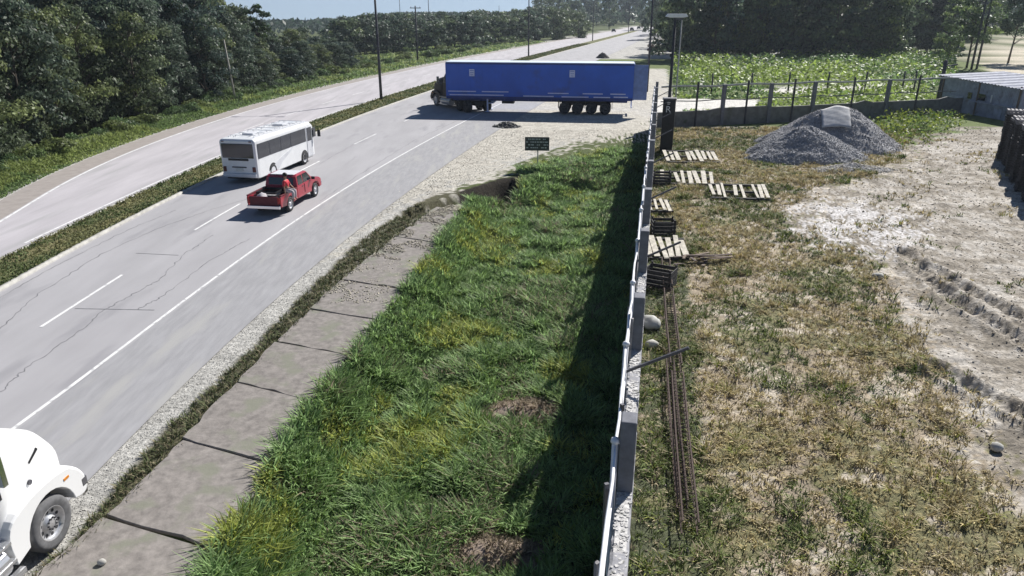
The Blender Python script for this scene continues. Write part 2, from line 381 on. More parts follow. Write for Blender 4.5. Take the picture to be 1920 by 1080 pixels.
# raised grassy median with its two kerbs
ys = np.exp(np.linspace(math.log(12), math.log(380), 240)); xa, xb = xat(L1, ys), xat(L2, ys)
V = []; 
for i, y in enumerate(ys): V += [(xa[i], y, 0), (xa[i], y, .14), (xa[i] + .16, y, .15), (xa[i] + .17, y, .11)]
F = [(i * 4 + j, i * 4 + j + 1, i * 4 + j + 5, i * 4 + j + 4) for i in range(len(ys) - 1) for j in range(3)]
k1 = np_mesh('median_kerb', np.array(V), np.array(F), M['kerb']); tag(k1, kind='structure')
V = []
for i, y in enumerate(ys): V += [(xb[i] - .17, y, .11), (xb[i] - .16, y, .15), (xb[i], y, .14), (xb[i], y, 0)]
k2 = np_mesh('median_kerb', np.array(V), np.array(F), M['kerb']); tag(k2, kind='structure')
V = []; C = []
for i, y in enumerate(ys):
    for j in range(5):
        x = xa[i] + .17 + (xb[i] - xa[i] - .34) * j / 4; V.append((x, y, .11 + (.04 if 0 < j < 4 else 0)))
V = np.array(V); F = np.array([(i * 5 + j, i * 5 + j + 1, i * 5 + j + 6, i * 5 + j + 5) for i in range(len(ys) - 1) for j in range(4)])
n = fbm(V[:, 0] * 2, V[:, 1] * .7, 4); C = np.where(n[:, None] > .55, (.21, .19, .10), (.13, .14, .065))
tag(np_mesh('median_strip', V, F, M['ground'], C), kind='structure')
# painted lines
def strip(name, pts, w, z, m, kind='structure', mb=None):
    V = []
    P = [Vector((p[0], p[1])) for p in pts]
    for i, p in enumerate(P):
        d = (P[min(i + 1, len(P) - 1)] - P[max(i - 1, 0)]).normalized(); nrm = Vector((-d.y, d.x)); ww = w[i] if hasattr(w, '__len__') else w
        V += [(p.x + nrm.x * ww / 2, p.y + nrm.y * ww / 2, z), (p.x - nrm.x * ww / 2, p.y - nrm.y * ww / 2, z)]
    F = [(2 * i, 2 * i + 1, 2 * i + 3, 2 * i + 2) for i in range(len(P) - 1)]
    if mb is not None: mb.add(V, F); return
    o = MB().add(V, F).build(name, m, normals=False); tag(o, kind=kind); return o
ys = np.exp(np.linspace(math.log(8), math.log(110), 90))
strip('edge_line_marking', [(float(xat(L3, y)) - .12, y) for y in ys], .11, .038, M['paint'])
LD = [((a) * .52 + float(xat(L3, y)) * .48, y) for (a, y) in [(float(xat(L2, yy)), yy) for yy in np.exp(np.linspace(math.log(8), math.log(200), 60))]]
mk = MB()
for y0 in (21.1 - 9.6 * 1, 21.1, 32.0, 43.5, 55, 67, 79, 91, 103, 115, 127, 139):
    strip('', [(float(xat(LD, y)), y) for y in np.linspace(y0, y0 + 4.9, 5)], .12, .038, None, mb=mk)
o = mk.build('lane_dash_marking', M['paint'], normals=False); tag(o, kind='structure')
ys = np.exp(np.linspace(math.log(30), math.log(300), 90))
strip('far_edge_marking', [(float(xat(L0, y)) + 1.85, y) for y in ys], .14, .038, M['paint'])
strip('far_median_marking', [(float(xat(L1, y)) - .45, y) for y in ys], .13, .038, M['paint'])
mk = MB()
for i in range(26):
    y0 = 62 + i * 9; L = lambda y: float(xat(L0, y)) * .46 + .9 + float(xat(L1, y)) * .54
    strip('', [(L(y), y) for y in np.linspace(y0, y0 + 4, 4)], .12, .038, None, mb=mk)
o = mk.build('far_lane_dash_marking', M['paint'], normals=False); tag(o, kind='structure')
def jag(px, amp=.06, n=14):
    w = wline(px); r = []
    for a, b in zip(w, w[1:]):
        for i in range(n):
            t = i / n; r.append((a[0] + (b[0] - a[0]) * t + random.uniform(-amp, amp), a[1] + (b[1] - a[1]) * t))
    r.append(w[-1]); return r
mk = MB()
for px in ([(0, 620), (73, 552), (190, 478), (300, 428), (400, 393), (470, 372)], [(0, 738), (50, 692), (150, 622), (200, 580), (235, 561), (300, 525), (345, 478), (400, 442)],
           [(258, 582), (300, 560), (395, 490), (470, 448)], [(0, 560), (120, 492), (240, 432), (330, 395)], [(860, 226), (780, 262), (690, 318), (600, 378)],
           [(700, 250), (640, 285), (600, 308)]):
    p = jag(px); strip('', p, [random.uniform(.012, .045) for _ in p], .036, None, mb=mk)
for px in ([(140, 580), (290, 583)], [(255, 476), (335, 480)]):
    p = jag(px, .02, 8); strip('', p, .04, .0362, None, mb=mk)
o = mk.build('road_crack', M['tar'], normals=False); tag(o, kind='structure')

# sidewalk: broken slabs with open joints
mb = MB(); y = 8.3; k = 0
while y < 33.5:
    L = 2.7 + random.uniform(-.25, .2); y1 = y + L; z = .07 + random.uniform(-.02, .03); g_ = .05 + random.random() * .05
    ring = []; n = 9
    def edge(line, t, jit): yy = y + g_ + (L - g_) * t; return (float(xat(line, yy)) + random.uniform(-jit, jit), yy)
    for t in np.linspace(0, 1, n): x, yy = edge(L6, t, .05); ring.append((x + .1, yy + .75))
    for t in np.linspace(1, 0, n): x, yy = edge(L7, t, .09); ring.append((x, yy - .25))
    for i in range(1, 6):   # ragged near edge, walking back from right to left
        a, b = ring[2 * n - 1], ring[0]; s = i / 6; ring.append((a[0] + (b[0] - a[0]) * s, a[1] + (b[1] - a[1]) * s + random.uniform(-.05, .05)))
    tilt = random.uniform(-.012, .012); cx = sum(p[0] for p in ring) / len(ring)
    top = [(p[0], p[1], z + tilt * (p[0] - cx)) for p in ring]; bot = [(p[0], p[1], -.08) for p in ring]; m = len(ring)
    mb.add(top + bot, [tuple(range(m))[::-1]] + [(i, (i + 1) % m, m + (i + 1) % m, m + i) for i in range(m)]); y = y1; k += 1
o = mb.build('sidewalk', M['slab']); tag(o, kind='structure')
b_ = o.modifiers.new('bevel', 'BEVEL'); b_.width = .015; b_.limit_method = 'ANGLE'
# ------------------------------------------------------------ grass and weeds (uncountable: one object per area)
def blades(name, X, Y, Z, h, lean, w, cols, m, az=None):
    N = len(X); az = rng.uniform(0, 2 * math.pi, N) if az is None else az
    dx, dy = np.cos(az), np.sin(az); px, py = -dy, dx
    V = np.zeros((N, 6, 3))
    for k, (t, ww) in enumerate(((0, .8), (.55, 1.0), (1, .12))):
        o_ = lean * h * t ** 1.8; zz = Z + h * (t - .28 * lean * t ** 2.2)
        for s_, q in ((1, 0), (-1, 1)):
            V[:, 2 * k + q, 0] = X + dx * o_ + s_ * px * w * ww / 2; V[:, 2 * k + q, 1] = Y + dy * o_ + s_ * py * w * ww / 2; V[:, 2 * k + q, 2] = zz
    b = np.arange(N)[:, None] * 6
    F = np.concatenate([b + np.array([0, 1, 3, 2]), b + np.array([2, 3, 5, 4])], 1).reshape(-1, 4)
    C = np.repeat(cols, 6, axis=0)
    o = np_mesh(name, V.reshape(-1, 3), F, m, C); tag(o, kind='stuff'); return o
def scatter(n, x0, x1, y0, y1, test, near=0):
    """random points, denser near the camera when near > 0"""
    u = rng.random(n); Y = y0 + (y1 - y0) * u ** (1 + near); X = x0 + (x1 - x0) * rng.random(n)
    k = test(X, Y); return X[k], Y[k]
def tufts(X, Y, per, spread):
    X = np.repeat(X, per); Y = np.repeat(Y, per); a = rng.uniform(0, 2 * math.pi, len(X)); r = rng.random(len(X)) * spread
    return X + np.cos(a) * r, Y + np.sin(a) * r, a
# lush ditch grass
tx, ty = scatter(38000, -7, 12, 7.5, 54, lambda X, Y: (X > xat(L7, Y) + .05) & (X < wall_x(Y) - WT - .05) & (Y < bank_y(X) - .2 + np.where(X > 0, 2.5, 0)) & ~((Y > bank_y(X) - 2.4) & (X < .4)), .55)
rare = fbm(tx * .55, ty * .45, 41)
bare = np.zeros(len(tx), bool)
for bx, by, rx, ry in BERMS: bare |= ((tx - bx) / rx / 1.1) ** 2 + ((ty - by) / ry / 1.5) ** 2 < 1 + .8 * (rare - .5)
keep = ~((bare) & (rng.random(len(tx)) < .5)) & ((rare > .25) | (rng.random(len(tx)) < .8)); tx, ty, rare, bare = tx[keep], ty[keep], rare[keep], bare[keep]
per = 14
X, Y, A = tufts(tx, ty, per, .16); rr = np.repeat(rare, per); bb = np.repeat(bare, per); tr = np.repeat(rng.random(len(tx)), per); big = np.repeat(fbm(tx * 1.1, ty * 1.1, 52), per)
h = (.24 + .30 * sstep(.35, .7, big)) * (.55 + .7 * rng.random(len(X))) * np.where(bb, .45, 1)
c = np.array([.27, .39, .165])[None] * (.25 + 1.4 * rng.random(len(X)))[:, None]
c = np.where((tr > .82)[:, None], np.array([.23, .34, .10]) * (.8 + .4 * rng.random(len(X)))[:, None], c)
c = np.where(((rr > .62) & (rng.random(len(X)) < .8))[:, None], c * np.array([1.5, 1.15, .8]), c)
c = np.where((bb | ((rr < .38) & (rng.random(len(X)) < .25)))[:, None], np.array([.36, .30, .22]) * (.6 + .6 * rng.random(len(X)))[:, None], c)
o = blades('ditch_grass', X, Y, height(X, Y) - .02, h, .35 + .75 * rng.random(len(X)), (.014 + .018 * rng.random(len(X)) + .0006 * Y), c, M['grass'], A + rng.normal(0, .7, len(X)))
tag(o, 'tall lush green grass filling the ditch beside the wall', 'grass')
# yard grass: short, sparse, mostly dry
def yard_ok(X, Y):
    n = fbm(X * .45, Y * .45, 61); wx = X + 2 * (fbm(X * .5, Y * .5, 21) - .5); wy = Y + 3 * (fbm(X * .5, Y * .5, 31) - .5)
    d = inside(DIRT, wx, wy); r = rng.random(len(X))
    return (X > wall_x(Y) + .03) & (Y < 63) & (X < 40) & np.where(d, (r < .12) & (fbm(X * .6, Y * .6, 88) > .56), r < .35 + 1.1 * n * (1 - sstep(9, 24, X - wall_x(Y)) * .45))
tx, ty = scatter(84000, 1, 36, 7, 63, yard_ok, .5)
X, Y, A = tufts(tx, ty, 7, .10); q = np.repeat(fbm(tx * .4, ty * .4, 71), 7); q2 = np.repeat(fbm(tx * 1.6, ty * 1.6, 75), 7); nr = np.repeat(tx - wall_x(ty), 7); r = np.repeat(rng.random(len(tx)), 7)
green = ((nr < 1.6) & (Y < 30)) | (q > .60) | ((Y < 13) & (q2 > .45) & (nr < 5)) | ((Y > 30) & (q > .45) & (nr < 9))
c = np.where(green[:, None], np.array([.13, .17, .05]), np.array([.44, .37, .19])) * (.45 + 1.1 * rng.random(len(X)))[:, None]
c = np.where((r > .8)[:, None], np.array([.50, .42, .28]) * (.6 + .6 * rng.random(len(X)))[:, None], c)
c = np.where(((r < .12) & (q2 > .5))[:, None], np.array([.23, .26, .05]) * (.7 + .6 * rng.random(len(X)))[:, None], c)
h = (.04 + .08 * rng.random(len(X)) + .14 * sstep(.5, .75, q2)) * (1 + .012 * Y)
o = blades('yard_grass', X, Y, height(X, Y) - .01, h, .4 + .9 * rng.random(len(X)), .010 + .010 * rng.random(len(X)) + .0006 * Y, c, M['drygrass'], A)
tag(o, 'short dry olive grass scattered over the yard', 'grass')
# weeds between gravel edge and sidewalk
tx, ty = scatter(16000, -10, -2, 8, 42, lambda X, Y: (X > xat(L5, Y) - .05 + .25 * fbm(X * 2, Y * 2, 5)) & (X < xat(L6, Y) + .02 + .3 * (fbm(X * 2, Y * 2, 8) - .4)) & ((Y < 37)), .3)
X, Y, A = tufts(tx, ty, 7, .08); c = np.array([.10, .12, .05])[None] * (.45 + 1.1 * rng.random(len(X)))[:, None]
c = np.where((rng.random(len(X)) < .3)[:, None], np.array([.24, .21, .13]), c)
o = blades('verge_weeds', X, Y, height(X, Y), .05 + .14 * rng.random(len(X)), .4 + .8 * rng.random(len(X)), .014 + .0006 * Y, c, M['drygrass'], A)
tag(o, 'low dark weeds between the gravel edge and the sidewalk', 'weeds')
# weeds in the slab joints and on the slab edge
sx = []; sy = []
y = 8.3; random.seed(7)
tx, ty = scatter(5000, -9, -2, 8, 34, lambda X, Y: (X > xat(L6, Y)) & (X < xat(L7, Y) + .15) & ((np.abs(X - xat(L7, Y)) < .18)), .3)
X, Y, A = tufts(tx, ty, 6, .07); c = np.array([.14, .15, .07])[None] * (.5 + rng.random(len(X)))[:, None]
tag(blades('slab_edge_weeds', X, Y, height(X, Y), .06 + .12 * rng.random(len(X)), .8 + .5 * rng.random(len(X)), .012 + .0006 * Y, c, M['drygrass'], A), 'thin weeds along the broken sidewalk edge', 'weeds')
# median grass
yy = np.exp(rng.uniform(math.log(24), math.log(230), 26000)); a_, b_ = xat(L1, yy), xat(L2, yy); X = a_ + .12 + (b_ - a_ - .24) * rng.random(len(yy)); Y = yy
n = fbm(X * .8, Y * .4, 91); c = np.where(n[:, None] > .5, (.20, .20, .08), (.11, .15, .05)) * (.5 + .8 * rng.random(len(X)))[:, None]
tag(blades('median_grass', X, Y, np.full(len(X), .12), (.05 + .10 * rng.random(len(X))) * (1 + Y * .004), .3 + .8 * rng.random(len(X)), .02 + .0009 * Y, c, M['drygrass']), 'short olive grass on the road median', 'grass')
# left verge: knee high growth beside the far road
def vt(X, Y):
    e = X - xat(L0, Y); return (e < -.15) & (e > -5 - np.clip(Y - 90, 0, 60) * .45) & (Y < 260)
n_ = 90000; Y = 24 * np.exp(rng.random(n_) * math.log(250 / 24)); X = xat(L0, Y) - .15 - rng.random(n_) ** .85 * (4.6 + np.clip(Y - 75, 0, 90) * .35)
e = xat(L0, Y) - X; n = fbm(X * .5, Y * .3, 95)
c = np.where((n > .56)[:, None], (.27, .33, .11), (.17, .245, .09)) * (.45 + 1.0 * rng.random(n_))[:, None]
tag(blades('verge_grass', X, Y, height(X, Y), (.12 + .5 * sstep(.3, 2.5, e) * (.4 + n)) * (.6 + .6 * rng.random(n_)), .3 + .9 * rng.random(n_), .035 + .0011 * Y, c, M['grass']), 'knee high green growth on the bank beyond the far road', 'grass')

def leaf_cloud(P, size, cols, nrm=None, jitter=1.0):
    """a quad leaf at each point, loosely facing nrm"""
    N = len(P); a = rng.normal(size=(N, 3)) * jitter
    if nrm is not None: a = a * .55 + nrm
    a /= np.linalg.norm(a, axis=1, keepdims=True) + 1e-9; b = rng.normal(size=(N, 3)); b -= a * (a * b).sum(1, keepdims=True); b /= np.linalg.norm(b, axis=1, keepdims=True) + 1e-9
    c = np.cross(a, b); s = (size * (.6 + .8 * rng.random(N)))[:, None] if not np.isscalar(size) else size * (.6 + .8 * rng.random((N, 1)))
    V = np.stack([P - b * s * .5, P + c * s * .26, P + b * s * .5, P - c * s * .26], 1).reshape(-1, 3)
    F = np.arange(4 * N).reshape(-1, 4); return V, F, cols
def crown_points(n, cl, seed):
    """points on the shells of leaf clusters; cl = list of (centre, radius)"""
    C = np.array([c for c, r in cl]); Rr = np.array([r for c, r in cl]); w = Rr ** 2; k = rng.choice(len(cl), n, p=w / w.sum())
    d = rng.normal(size=(n, 3)); d /= np.linalg.norm(d, axis=1, keepdims=True); d[:, 2] = np.where(d[:, 2] < -.3, -d[:, 2] * .6, d[:, 2])
    r = Rr[k] * (.55 + .5 * rng.random(n)); d2 = d * np.array([1, 1, .72]); return C[k] + d2 * r[:, None], d, k
def make_tree_meshes(seed, H=10, cw=3.6, cbase=.25, nleaf=4200, lsize=.36, base=(.045, .085, .028), var=.5, ncl=26, trunk_r=.16):
    rd = random.Random(seed); t = MB(); cl = []
    lean = (rd.uniform(-.6, .6), rd.uniform(-.6, .6)); pts = [(lean[0] * s ** 1.5, lean[1] * s ** 1.5, H * .82 * s) for s in (0, .2, .4, .6, .8, 1)]
    t.tube(pts, [trunk_r * (1.25, 1, .85, .65, .42, .15)[i] for i in range(6)], 7)
    for i in range(ncl):
        s = cbase + (1 - cbase) * (i + rd.random()) / ncl; a = i * 2.4 + rd.uniform(-.5, .5); prof = math.sin(math.pi * min(1, .18 + .80 * (s - cbase) / (1 - cbase))) ** .6
        rr = cw * prof * rd.uniform(.35, 1.0); z = H * s * .93; c = (lean[0] * s + math.cos(a) * rr, lean[1] * s + math.sin(a) * rr, z); cl.append((c, cw * rd.uniform(.24, .46)))
        if i % 2 == 0:
            z0 = max(H * .15, z - rr * .55 - .4); p0 = (lean[0] * (z0 / H), lean[1] * (z0 / H), min(z0, H * .78))
            mid = ((p0[0] + c[0]) / 2 + rd.uniform(-.2, .2), (p0[1] + c[1]) / 2, (p0[2] + c[2]) / 2 + .1); t.tube([p0, mid, c], [trunk_r * .42, trunk_r * .28, .02], 5, False)
    P, d, k = crown_points(nleaf, cl, seed); kt = rng.random(len(cl)); cc = np.array(base)[None] * (1 - var + 2 * var * rng.random((nleaf, 1))) * (.75 + .55 * kt[k])[:, None]
    yel = kt[k] > .8; cc = np.where(yel[:, None], cc * np.array([1.35, 1.25, .95]), cc)
    V, Fq, cc = leaf_cloud(P, lsize, cc, d, 1)
    return t, V, Fq, cc
def tree(name, seed, loc, label, cat, group, bark, **kw):
    r = empty(name, loc, 0, label, cat, group); t, V, Fq, cc = make_tree_meshes(seed, **kw)
    t.build('trunk', bark, r, smooth=True, normals=False); np_mesh('crown', V, Fq, M['leaf'], cc, r); return r
def place(proto, used, x, y, z, s, rz, label=None, group=None, sz=None):
    if id(proto) not in used: used.add(id(proto)); o = proto
    else: o = copy_tree(proto)
    o.location = (x, y, z); o.rotation_euler = (0, 0, rz); o.scale = (s, s, sz or s)
    if label: o['label'] = label
    if group: o['group'] = group
    return o
used = set()
GL = 'broadleaf trees in the dense wood beyond the far road'
LBL_L = 'dark leafy tree in the dense wood beyond the far road'
near_protos = [tree('broadleaf_tree', 100 + i, (0, 0, 0), LBL_L, 'tree', GL, M['bark'], H=11, cw=3.3, cbase=.08, nleaf=8500, lsize=.33, ncl=46,
                    base=[(.082, .112, .078), (.100, .130, .072), (.062, .092, .076)][i % 3], var=.55) for i in range(4)]
rd = random.Random(5)
for row, (dx, hs) in enumerate(((6.2, .82), (10.0, 1.0), (14.5, 1.08), (20, 1.1))):
    y = 26 + row * 1.7
    while y < 142:
        x = float(xat(L0, y)) - dx - max(0, y - 95) * .16 + rd.uniform(-.9, .9)
        px = 960 + 1350 * x / (y * CT + 9.5 * ST)
        if px > -170:
            s = hs * rd.uniform(.82, 1.1); top = 1.0
            if px > 465: top = .60 + .04 * rd.random()
            elif px > 410: top = .95
            else: top = 1.13
            place(rd.choice(near_protos), used, x, y, float(height(np.array(x), np.array(y))) - .1, s * top ** .4, rd.uniform(0, 6.28), sz=s * top)
        y += rd.uniform(3.6, 5.2) * (1 + (y > 90) * .25)
# tree with an open crown standing over the wood edge
t_ = tree('slender_tree', 210, (-35.5, 107, -.6), 'slender tree with an open crown rising above the wood against the sky', 'tree', None, M['bark'], H=11.3, cw=2.1, cbase=.62, nleaf=1500, lsize=.36, ncl=12, base=(.04, .07, .03))
t_ = tree('slender_tree', 214, (-36.5, 84, -.5), 'tall ragged tree standing at the end of the dark wood, beside the open sky', 'tree', None, M['bark'], H=11.4, cw=2.6, cbase=.5, nleaf=2600, lsize=.33, ncl=16, base=(.04, .07, .03))
# bushes in front of the wood
def bush(name, seed, n=1500, s=1.2, base=(.075, .13, .035), ls=.2):
    rd_ = random.Random(seed); cl = [((rd_.uniform(-s, s) * .8, rd_.uniform(-s, s) * .8, rd_.uniform(.3, 1.0) * s * .8), rd_.uniform(.35, .6) * s) for _ in range(9)]
    P, d, k = crown_points(n, cl, seed); P[:, 2] = np.maximum(P[:, 2], .03); kt = rng.random(9); cc = np.array(base)[None] * (.5 + rng.random((n, 1))) * (.7 + .7 * kt[k])[:, None]
    V, Fq, cc = leaf_cloud(P, ls, cc, d); o = np_mesh(name, V, Fq, M['leaf'], cc); return o
GB = 'bushes along the foot of the wood beyond the far road'
bp = [tag(bush('bush', 300 + i, 1700, 1.3, [(.13, .185, .07), (.10, .155, .065), (.16, .20, .07)][i]), 'low green bush at the foot of the wood beyond the far road', 'bush', GB) for i in range(3)]
y = 27
while y < 150:
    x = float(xat(L0, y)) - 3.4 - max(0, y - 80) * .14 + rd.uniform(-.6, .6); px = 960 + 1350 * x / (y * CT + 9.5 * ST)
    if px > -60: place(rd.choice(bp), used, x, y, float(height(np.array(x), np.array(y))) - .1, rd.uniform(.7, 1.15), rd.uniform(0, 6.28))
    y += rd.uniform(1.9, 3.1)
# middle distance: trees left of the far road
GM = 'trees of the far wood left of the road'
mid = [tree('broadleaf_tree', 130 + i, (0, 0, 0), 'small dark tree of the far wood left of the road', 'tree', GM, M['bark'], H=9, cw=4.2, cbase=.08, nleaf=1900, lsize=.62, ncl=24,
            base=[(.085, .12, .085), (.11, .145, .08)][i % 2], var=.55) for i in range(3)]
for (px0, py0) in [(640 + 21 * i, 97 - 1.25 * i) for i in range(22)]:
    for row in range(3):
        gx_, gy_ = G(px0 + rd.uniform(-9, 9), py0 - row * 7)
        dist = gy_; s = rd.uniform(.82, 1.02)
        place(rd.choice(mid), used, gx_, gy_, -.8 if px0 > 760 else float(height(np.array(gx_), np.array(gy_))), s * (1 + dist / 900), rd.uniform(0, 6.28), sz=s * (1.0 + .05 * row) * (1.0 if px0 < 830 else 1.0 + (px0 - 830) / 900))
GV = 'shrubs scattered on the green bank left of the far road'
for i in range(60):
    px0 = rd.uniform(560, 1000); yl = 163 - (px0 - 600) * .2 ; gx_, gy_ = G(px0, rd.uniform(88 if px0 < 900 else 80, yl - 12))
    if gx_ < float(xat(L0, gy_)) - 3:
        o = place(rd.choice(bp), used, gx_, gy_, float(height(np.array(gx_), np.array(gy_))) - .1, rd.uniform(.6, 1.3), rd.uniform(0, 6.28), 'green shrub scattered on the bank left of the far road', GV)
# right side wood behind the field
GR = 'tall trees of the wood behind the field on the right'
rt = [tree('broadleaf_tree', 160 + i, (0, 0, 0), 'tall dark tree of the wood behind the field on the right', 'tree', GR, M['bark'], H=15, cw=5.2, cbase=.05, nleaf=4200, lsize=.72, ncl=40,
           base=[(.10, .14, .085), (.14, .18, .08), (.07, .11, .085)][i % 3], var=.55, trunk_r=.22) for i in range(4)]
for row in range(4):
    for i in range(17):
        px0 = 1262 + i * 34 + rd.uniform(-10, 10) + row * 12; py0 = (112 - row * 12) - (14 if px0 > 1690 else 0) + rd.uniform(-2, 2)
        if px0 > 1790 and row < 2: continue
        gx_, gy_ = G(px0, py0); place(rd.choice(rt), used, gx_, gy_, -.2, rd.uniform(.85, 1.1) * gy_ / 155, rd.uniform(0, 6.28), sz=rd.uniform(.95, 1.2) * (gy_ / 165) ** .7)
# trees closing the far end of the road
GE = 'trees at the far end of the road'
for i in range(26):
    px0 = 1010 + i * 12; gx_, gy_ = G(px0, rd.uniform(44, 56) if px0 < 1150 else rd.uniform(42, 47) if px0 < 1212 else rd.uniform(56, 74))
    place(rd.choice(mid), used, gx_, gy_, -.3, rd.uniform(1.2, 1.6) * gy_ / 400, rd.uniform(0, 6.28), 'hazy dark tree at the far end of the road', GE, sz=rd.uniform(1.2, 1.7) * (gy_ / 400) * (1.0 + max(0, px0 - 1080) / 200))
# round dark tree with twin trunks, and two single trees by the clearing
x_, y_ = G(1738, 97); r_ = empty('round_tree', (x_, y_, 0), 0, 'dark rounded tree with bare twin trunks at the edge of the field', 'tree')
t, V, Fq, cc = make_tree_meshes(401, H=11.5, cw=4.6, cbase=.32, nleaf=5500, lsize=.5, ncl=34, base=(.03, .05, .048), var=.4)
t.tube([(.9, .2, 0), (.8, .2, 2.5), (.1, 0, 5)], [.2, .17, .12], 7); t.build('trunk', M['bark'], r_, smooth=True, normals=False); np_mesh('crown', V, Fq, M['leaf'], cc, r_)
x_, y_ = G(1890, 118); tree('leafy_tree', 402, (x_, y_, 0), 'tree with a bare straight trunk standing by the pale clearing at the right edge', 'tree', None, M['bark'], H=15, cw=5.2, cbase=.36, nleaf=6000, lsize=.5, ncl=34, base=(.06, .095, .06))
x_, y_ = G(1812, 128); tree('leafy_tree', 403, (x_, y_, 0), 'green tree standing behind the twin poles beside the shed', 'tree', None, M['bark'], H=15, cw=3.6, cbase=.30, nleaf=4600, lsize=.45, ncl=30, base=(.11, .16, .075))
x_, y_ = G(1775, 120); tree('leafy_tree', 404, (x_, y_, 0), 'light green loose tree between the rounded tree and the twin poles', 'tree', None, M['bark'], H=13, cw=3.2, cbase=.12, nleaf=4200, lsize=.42, ncl=28, base=(.12, .17, .08))
x_, y_ = G(1236, 102); o = bush('bush', 340, 1500, 2.6, (.10, .055, .04), .4); o.location = (x_, y_, 0); tag(o, 'reddish brown bush beside the road just behind the lamp post', 'bush')
# field of leafy weeds behind the boundary
n_ = 90000; X = rng.uniform(12, 130, n_); Y = 65 + 93 * rng.random(n_) ** .9
pxx = 960 + 1350 * X / (Y * CT + 9.5 * ST); pyy = 540 + 1350 * ((CAM_H * CT) - Y * ST) / (Y * CT + CAM_H * ST)
k = (pxx > 1262) & (pxx < 1790) & (Y > 65.5 + .29 * (X - 12.5)) & ~inside(ROADBACK, X, Y) & ~inside(ROADBACK2, X, Y); X, Y = X[k], Y[k]; hN = fbm(X * .22, Y * .22, 66); hh = (.3 + 2.2 * sstep(.3, .7, hN)) * (.28 + .72 * sstep(84, 95, Y))
P = np.stack([X, Y, hh * (rng.random(len(X)) ** .5)], 1); y_l = fbm(X * .09, Y * .09, 68)
cc = np.where((y_l > .5)[:, None], (.30, .40, .09), (.17, .27, .09)) * (.4 + 1.0 * rng.random((len(X), 1)))
V, Fq, cc = leaf_cloud(P, .50, cc, np.tile([0, -.2, .8], (len(X), 1))); o = np_mesh('field_weeds', V, Fq, M['leaf'], cc); tag(o, 'bright green leafy weeds covering the field behind the boundary wall', 'weeds', kind='stuff')
# green weeds behind the gravel heap and around the yard's back
n_ = 9000; X = rng.uniform(22, 42, n_); Y = rng.uniform(52, 71, n_); k = inside(GREEN2, X + rng.normal(0, .5, n_), Y + rng.normal(0, .8, n_)); X, Y = X[k], Y[k]
P = np.stack([X, Y, .9 * rng.random(len(X)) ** .7], 1); cc = np.where((fbm(X, Y, 3) > .5)[:, None], (.22, .27, .05), (.11, .17, .05)) * (.5 + .9 * rng.random((len(X), 1)))
V, Fq, cc = leaf_cloud(P, .26, cc); o = np_mesh('yard_weeds', V, Fq, M['leaf'], cc); tag(o, 'yellow green weeds growing behind the gravel heap', 'weeds', kind='stuff')
# far-off wood to the horizon
n_ = 60000; a_ = rng.uniform(-.62, .75, n_); D = rng.uniform(430, 1150, n_); X = a_ * D; Y = D; 
k = (X < xat(L0, np.clip(Y, 40, 470)) - 25) | (X > xat(L3, np.clip(Y, 40, 470)) + 14) | (Y > 500); X, Y = X[k], Y[k]
top = 7.0 + 3.0 * fbm(X * .02, Y * .02, 8) + np.clip(X - 60, 0, 400) * .028
P = np.stack([X, Y, height(X, Y) + top * rng.random(len(X)) ** .45], 1); cc = np.array([.045, .075, .05]) * (.6 + .8 * rng.random((len(X), 1)))
V, Fq, cc = leaf_cloud(P, 3.0, cc, np.tile([0, -.5, .6], (len(X), 1))); o = np_mesh('distant_wood', V, Fq, M['leaf'], cc); tag(o, 'distant wood reaching to the horizon', 'wood', kind='stuff')

# loose stones: yard dirt, gravel edge of the road, rubble by the wall
def stones(name, X, Y, Z, s, cols, label):
    N = len(X); base = np.array([(1, 0, 0), (-.5, .87, 0), (-.5, -.87, 0), (0, 0, 1), (.2, .1, -.8)]); f = np.array([(0, 1, 3), (1, 2, 3), (2, 0, 3), (1, 0, 4), (2, 1, 4), (0, 2, 4)])
    a = rng.uniform(0, 6.28, N); ca, sa = np.cos(a), np.sin(a); b = base[None] * (1 + rng.normal(0, .25, (N, 5, 3))); b = b * s[:, None, None] * np.array([1, 1, .7])
    V = np.stack([X[:, None] + b[..., 0] * ca[:, None] - b[..., 1] * sa[:, None], Y[:, None] + b[..., 0] * sa[:, None] + b[..., 1] * ca[:, None], Z[:, None] + b[..., 2]], -1)
    F = (np.arange(N)[:, None, None] * 5 + f[None]).reshape(-1, 3); o = np_mesh(name, V.reshape(-1, 3), F, M['stone'], np.repeat(cols, 5, 0)); tag(o, label, 'stones', kind='stuff'); return o
X, Y = scatter(70000, 1.5, 44, 7, 64, lambda X, Y: (X > wall_x(Y) + .1) & ((rng.random(len(X)) < .30) | inside(DIRT, X, Y)), .5)
g_ = rng.random((len(X), 1)); stones('yard_rubble', X, Y, height(X, Y), (.012 + .035 * rng.random(len(X)) ** 3) * (1 + Y * .012), np.where(g_ > .35, (.50, .46, .40), (.22, .19, .15)) * (.6 + .6 * rng.random((len(X), 1))), 'small pale stones strewn over the dirt yard')
Y = 8 * np.exp(rng.random(11000) * math.log(46 / 8)); a_, b_ = xat(L4, Y), xat(L5, Y); X = a_ - .5 + (b_ - a_ + .5) * rng.random(len(Y)) ** .8
stones('gravel_edge', X, Y, height(X, Y) + .01, .006 + .012 * rng.random(len(X)) ** 2 * (1 + Y * .02), np.array([.52, .51, .48]) * (.65 + .5 * rng.random((len(X), 1))), 'loose gravel along the right edge of the road')
X, Y = scatter(16000, -8, 13, 33, 64, lambda X, Y: inside(APRON, X, Y) & (Y < 62), 0); 
stones('apron_gravel', X, Y, height(X, Y) + .01, .015 + .035 * rng.random(len(X)) ** 2, np.array([.52, .49, .43]) * (.55 + .6 * rng.random((len(X), 1))), 'loose gravel over the dusty driveway mouth')
